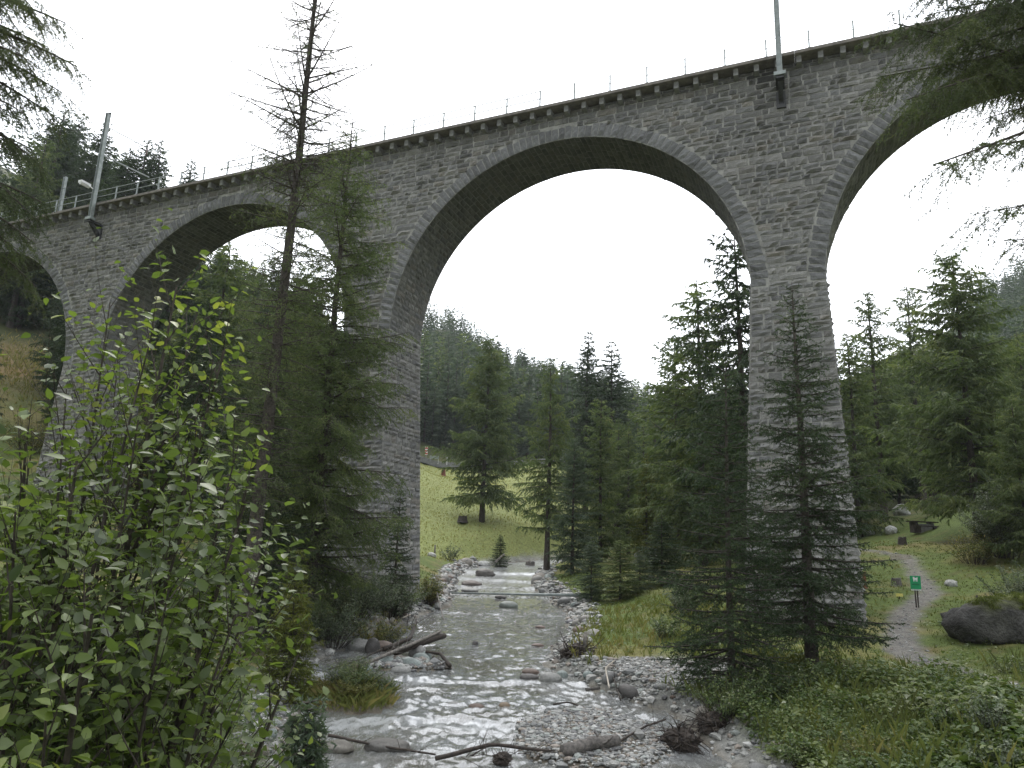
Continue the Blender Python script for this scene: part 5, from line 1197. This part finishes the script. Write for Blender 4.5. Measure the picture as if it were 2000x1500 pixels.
log([wz_(1190, 1362, .25), wz_(1182, 1345, .6), wz_(1200, 1332, .65)], .025, .02, M['pale_wood'], 'pale curved stick on the right gravel', seed=11)
log([wz_(1212, 1375, .1), wz_(1198, 1348, .35), wz_(1190, 1330, .4)], .02, .015, dw, 'dark twigs beside the pale curved stick', twigs=12, seed=12)
log([wz_(1145, 1355, .12), wz_(1170, 1352, .12)], .05, .045, M['bark_grey'], 'short brown log on the right gravel edge', seed=13)
log([wz_(1080, 1380, .06), wz_(1110, 1378, .09), wz_(1140, 1385, .05)], .025, .02, dw, 'short dark branch at the head of the gravel bar', seed=14)
log([wz_(850, 1189, 1.0), wz_(866, 1215, .1)], .03, .03, gw, 'grey pole leaning on the stones at the left bank', seed=15)
log([at(967, 1098, 76), at(985, 1082, 76)], .12, .08, M['grey_wood'], 'weathered log leaning on the far left bank below the meadow', seed=16)
# root stump on the right bank
def root_mass(c, s, label, seed, n=130, post=True):
    rg = NP(seed); r = empty('root_stump', tuple(c), label, 'stump'); V = rockV(seed, .7, I4, 2.2) * [s * .6, s * .4, s * .42]; V[:, 2] += s * .30
    q = MB(); q.add(V, I4F); q.build('stump_body', dw, r)
    a = nrm(rg.normal(0, 1, (n, 3)) + [0, -.3, .1]); P0 = a * [s * .55, s * .4, s * .38] + [0, 0, s * .3]; t = Q(P0, a * s * rg.uniform(.15, .55, (n, 1)), rg.normal(0, .30 * s, (n, 3)) - [0, 0, .15 * s], rg.uniform(.008, .03, n) * s * 1.3)
    mb = MB(); qtubes(mb, t, 4, 4, .3); s2 = qspawn(t, .12, .2, 1, lambda u, L_: .5 * L_, .7, .2, rg, planar=.5); qtubes(mb, s2, 2, 3, .3); mb.build('roots', dw, r, True)
    if post: q = MB(); q.tube([(s * .35, .1, s * .5), (s * .36, .1, s * 1.25)], [.10, .07], 8); q.build('broken_stem', gw, r, True)
    return r
root_mass(wz_(1128, 1305, 0) + np.array([0, .3, .1]), .85, 'dark torn-out root stump with broken stem on the right waterline', 71)
root_mass(wz_(1330, 1462, 0), .62, 'tangled dark roots beside the narrow channel at bottom right', 72, post=False)
root_mass(wz_(980, 1492, 0), .3, 'small dark root tuft at the bottom middle of the stream', 73, 60, False)
root_mass(wz_(1395, 1440, .1), .6, 'brown root bundle under the bank at the lower right', 74, post=False)
def stump(px, py, d, r0, h, label, seed, mat=None, hollow=False):
    c = onat(px, py, d); rg = NP(seed); n = 16; a = np.arange(n) / n * 6.28; prof = [(0, 1.5), (.15 * h, 1.15), (.6 * h, 1.), (h, .95)]; V = []
    jag = rg.uniform(-.18, .12, n) * h
    for i, (z, k_) in enumerate(prof):
        rr2 = r0 * k_ * (1 + .12 * np.sin(a * 3 + i * .2) + rg.normal(0, .03, n)); V.append(np.c_[np.cos(a) * rr2, np.sin(a) * rr2, np.full(n, z - .05) + (jag if i == 3 else 0)])
    V.append(np.c_[np.cos(a) * r0 * .5, np.sin(a) * r0 * .5, np.full(n, h * .86)]); V = np.concatenate(V); F = [[i * n + j, i * n + (j + 1) % n, (i + 1) * n + (j + 1) % n, (i + 1) * n + j] for i in range(4) for j in range(n)]
    V = np.vstack([V, [0, 0, h * .86]]); F3 = [[4 * n + j, 4 * n + (j + 1) % n, 5 * n] for j in range(n)]
    o = obj('tree_stump', mesh('tree_stump', V, [np.array(F), np.array(F3)], [mat or M['bark_grey']], None, False), None, tuple(c)); tag(o, label, 'stump'); return o
stump(903, 1014, 93, .55, .8, 'dark brown stump left of the meadow larch', 1, M['bark'])
stump(1763, 1058, 54, .28, .65, 'small dark stump below the picnic table', 2, M['bark'])
stump(1752, 1148, 41, .25, .45, 'cut stump left of the path above the green sign', 3)
M['red_wood'] = mat_plain('red_rotten_wood', (.12, .045, .025), (.22, .09, .05), 9, .9, .8, .02)
stump(865, 940, 128, .35, 1.0, 'small reddish-brown stump high on the meadow', 4, M['red_wood'])
stump(1685, 1142, 40, .2, .85, 'reddish rotten stump at the right edge of the right pier', 5, M['red_wood'])
stump(1037, 1046, 84, .5, .7, 'grey stump at the right edge of the meadow bank', 6)

# ------------------------------------------------------------------ pole across the stream
a, b = at(882, 1158, 47.5), at(1150, 1163, 44.5); q = MB(); q.tube([a, b], [.05, .10], 10); o = q.build('pipe', M['steel'], None, True); tag(o, 'light grey pipe spanning the stream beyond the viaduct', 'pipe')

# ------------------------------------------------------------------ green sign, small yellow marker, posts
sp_ = onat(1792, 1186, 35.5); sg = empty('information_sign', tuple(sp_), 'green sign with white picture on a dark post beside the path', 'sign', rz=-.45)
q = MB(); q.box((-.075, -.03, -.2), (-.015, .03, .98)); q.box((.015, -.03, -.2), (.075, .03, .98)); q.build('post', M['dark_wood'], sg)
q = MB(); q.box((-.22, -.055, .82), (.22, -.033, 1.42)); q.build('board', M['green'], sg)
q = MB()
# white beast shape: body, head, legs, above a dark text band and a white strip with dark writing
for (x0, z0, x1, z1) in [(-.09, 1.24, .09, 1.33), (-.10, 1.28, -.03, 1.37), (-.085, 1.16, -.055, 1.24), (-.035, 1.17, -.01, 1.24), (.02, 1.17, .045, 1.24), (.06, 1.16, .085, 1.24), (.05, 1.30, .10, 1.35)]: q.box((x0, -.059, z0), (x1, -.0565, z1))
q.build('picture', M['white'], sg)
q = MB(); q.box((-.15, -.059, 1.0), (.15, -.0565, 1.045)); q.box((-.11, -.059, 1.07), (.11, -.0565, 1.09)); q.build('text_band', M['green2'], sg)
q = MB(); q.box((-.20, -.05, .76), (.20, -.034, .81)); q.build('name_strip', M['white'], sg)
q = MB()
for i in range(9): q.box((-.17 + i * .04, -.053, .772), (-.15 + i * .04, -.0505, .798))
q.build('lettering', M['green2'], sg)
ym = onat(1757, 1168, 37.5); yr = empty('yellow_marker', tuple(ym), 'small yellow marker board in the grass left of the green sign', 'marker'); q = MB(); q.box((-.02, 0, -.05), (.02, .03, .12)); q.build('peg', M['dark_wood'], yr); q = MB(); q.box((-.17, -.02, .12), (.17, -.001, .26)); q.build('board', M['yellow'], yr)
def postobj(px, py, d, h, w_, label, mat=None):
    c = onat(px, py, d); q = MB(); q.tube([(0, 0, -.2), (.01, 0, h * .5), (.02, .01, h)], [w_, w_ * .95, w_ * .85], 8); o = q.build('wooden_post', mat or M['dark_wood'], None, True, tuple(c)); tag(o, label, 'post')
postobj(1907, 1158, 33.5, .75, .055, 'thin dark post behind the mossy boulder'); postobj(849, 1078, 77, 1.2, .09, 'thin wooden post at the foot of the meadow near the middle pier', M['grey_wood'])
# path steps
for i, (px, py, d) in enumerate([(1758, 1086, 48.2), (1760, 1091, 47.4)]):
    c = onat(px, py, d); q = MB(); q.box((-.6, -.09, -.1), (.6, .09, .13)); o = q.build('timber_step', M['pale_wood'], None, False, tuple(c)); o.rotation_euler = (0, 0, -.15); tag(o, ['upper weathered timber step in the path', 'lower weathered timber step in the path'][i], 'step', 'timber steps in the path')
# picnic table
pt = onat(1803, 1040, 60); tb = empty('picnic_table', tuple(pt), 'dark wooden picnic table with benches on stone blocks in the clearing', 'picnic table', rz=.15)
mp_q = MB(); mp_q.box((-1.15, -.09, 0), (1.15, .09, .07)); me_pl = mp_q.mesh('plank', [M['dark_wood']])
for k_ in range(4): o = obj('plank', me_pl, tb, (0, -.3 + k_ * .2, .74 + .004 * (k_ % 2)))
q = MB(); q.box((-.95, -.28, -.1), (-.6, .28, .735)); q.build('leg', M['dark_wood'], tb)
q = MB(); q.box((-.55, -.25, -.1), (.85, .25, .60)); q.box((.55, -.28, .60), (.8, .28, .735)); q.build('stone_base', M['corbel'], tb)
for sgn, xx in ((-1, -.2), (1, .6)):
    q = MB(); q.box((-.95, -.14, .38), (.95, .14, .45), None, (xx, sgn * .72, 0)); q.box((-.8, -.12, -.1), (-.6, .12, .375), None, (xx, sgn * .72, 0)); q.box((.6, -.12, -.1), (.8, .12, .375), None, (xx, sgn * .72, 0)); q.build('bench', M['dark_wood'], tb)

# ------------------------------------------------------------------ road, sign and posts beyond the meadow
rp = [at(700, 911, 150), at(830, 909, 150), at(900, 908, 151), at(980, 907, 154), at(1100, 905, 158), at(1240, 902, 166)]
V = []; rp = np.array(rp)
rx2 = np.interp(np.linspace(0, 1, 40), np.linspace(0, 1, len(rp)), rp[:, 0]); ry2 = np.interp(np.linspace(0, 1, 40), np.linspace(0, 1, len(rp)), rp[:, 1])
zr = np.maximum(ground(rx2, ry2), ground(rx2, ry2 + 6)); zr = np.convolve(np.pad(zr, 4, 'edge'), np.ones(9) / 9, 'valid') + .25
V = np.concatenate([np.c_[rx2, ry2, zr - 1.2], np.c_[rx2, ry2, zr], np.c_[rx2, ry2 + 6, zr + .15], np.c_[rx2, ry2 + 6, zr - 1.2]]); j = np.arange(39)
o = obj('road', mesh('road', V, [np.concatenate([np.c_[k_ * 40 + j, k_ * 40 + j + 1, (k_ + 1) * 40 + j + 1, (k_ + 1) * 40 + j] for k_ in range(3)])], [M['asphalt']])); tag(o, kind='structure')
def zroad(x): return float(np.interp(x, rx2, zr))
def rpt(px): 
    x = at(px, 908, 149.6)[0]; return np.array([x, float(np.interp(x, rx2, ry2)) - .4, zroad(x)])
for i, (px, lb) in enumerate([(855, 'white roadside delineator post nearest the grey barrier'), (872, 'white roadside delineator post second from the chevron sign'), (921, 'white roadside delineator post behind the meadow larch')]):
    q = MB(); q.box((-.07, -.05, -.6), (.07, .05, 1.0)); o = q.build('delineator_post', M['white'], None, False, tuple(rpt(px))); tag(o, lb, 'road post', 'delineator posts along the meadow road')
    q = MB(); q.box((-.075, -.056, .72), (.075, -.051, .86)); q.build('reflector', M['steel_dark'], o)
c = rpt(831); rs = empty('road_sign', tuple(c), 'red and white striped warning panel at the road beside the middle pier', 'road sign')
q = MB(); q.tube([(0, 0, -.8), (0, 0, 2.2)], .04, 6); q.build('post', M['steel'], rs)
q = MB(); q.box((-.28, -.06, .5), (.28, -.04, 2.2)); q.build('panel', M['white'], rs)
for k_ in range(3): q = MB(); q.box((-.27, -.066, .6 + k_ * .55), (.27, -.0605, .88 + k_ * .55)); q.build('stripe', M['red'], rs)
c = rpt(847); q = MB(); q.box((-.9, -.05, .25), (.9, .05, .85)); q.box((-.85, -.04, -.6), (-.75, .04, .25)); q.box((.75, -.04, -.6), (.85, .04, .25)); o = q.build('road_barrier', M['steel'], None, False, tuple(c)); tag(o, 'low grey barrier board at the road right of the striped panel', 'barrier')
# retaining wall on the slope left
a, b = at(-40, 722, 78), at(130, 745, 76); rt = empty('retaining_wall', tuple((a + b) / 2 - np.array([0, 0, 1.5])), 'pale concrete retaining wall on the slope seen through the leftmost arch', 'wall', rz=math.atan2(b[1] - a[1], b[0] - a[0]))
ln = np.linalg.norm((b - a)[:2]); q = MB(); q.box((-ln / 2, 0, -2.0), (ln / 2, .35, 1.25)); q.build('wall_face', M['concrete'], rt); q = MB(); q.box((-ln / 2 - .1, -.08, 1.255), (ln / 2 + .1, .43, 1.45)); q.build('coping', M['corbel'], rt)

# ------------------------------------------------------------------ haze
zmin = float(Z.min()) - 1.; zmax = 420.
q = MB(); q.box((-650, -40, zmin - 1), (650, 960, zmax)); hz = q.build('haze', None) if False else None
hm = bpy.data.materials.new('haze'); hm.use_nodes = True; t_ = hm.node_tree; t_.nodes.clear(); o_ = N(t_, 'ShaderNodeOutputMaterial'); pv = N(t_, 'ShaderNodeVolumePrincipled')
pv.inputs['Color'].default_value = (.88, .93, 1, 1); pv.inputs['Density'].default_value = .0002; pv.inputs['Anisotropy'].default_value = .2
t_.links.new(pv.outputs[0], o_.inputs['Volume'])
q = MB(); q.box((-660, -45, zmin), (660, 965, max(zmax, float(Z.max()) + 30))); hz = q.build('haze', hm); tag(hz, kind='stuff'); hz['label'] = 'thin pale mist filling the valley'
for m_ in sorted(bpy.data.meshes, key=lambda a: -len(a.loops))[:14]: print(m_.name, len(m_.loops) - 2 * len(m_.polygons))
print('TRIS', sum(len(m_.loops) - 2 * len(m_.polygons) for m_ in bpy.data.meshes), sum(len(m_.loop_triangles) if m_.loop_triangles else len(m_.polygons) for m_ in bpy.data.meshes), 'objs', len(bpy.data.objects))
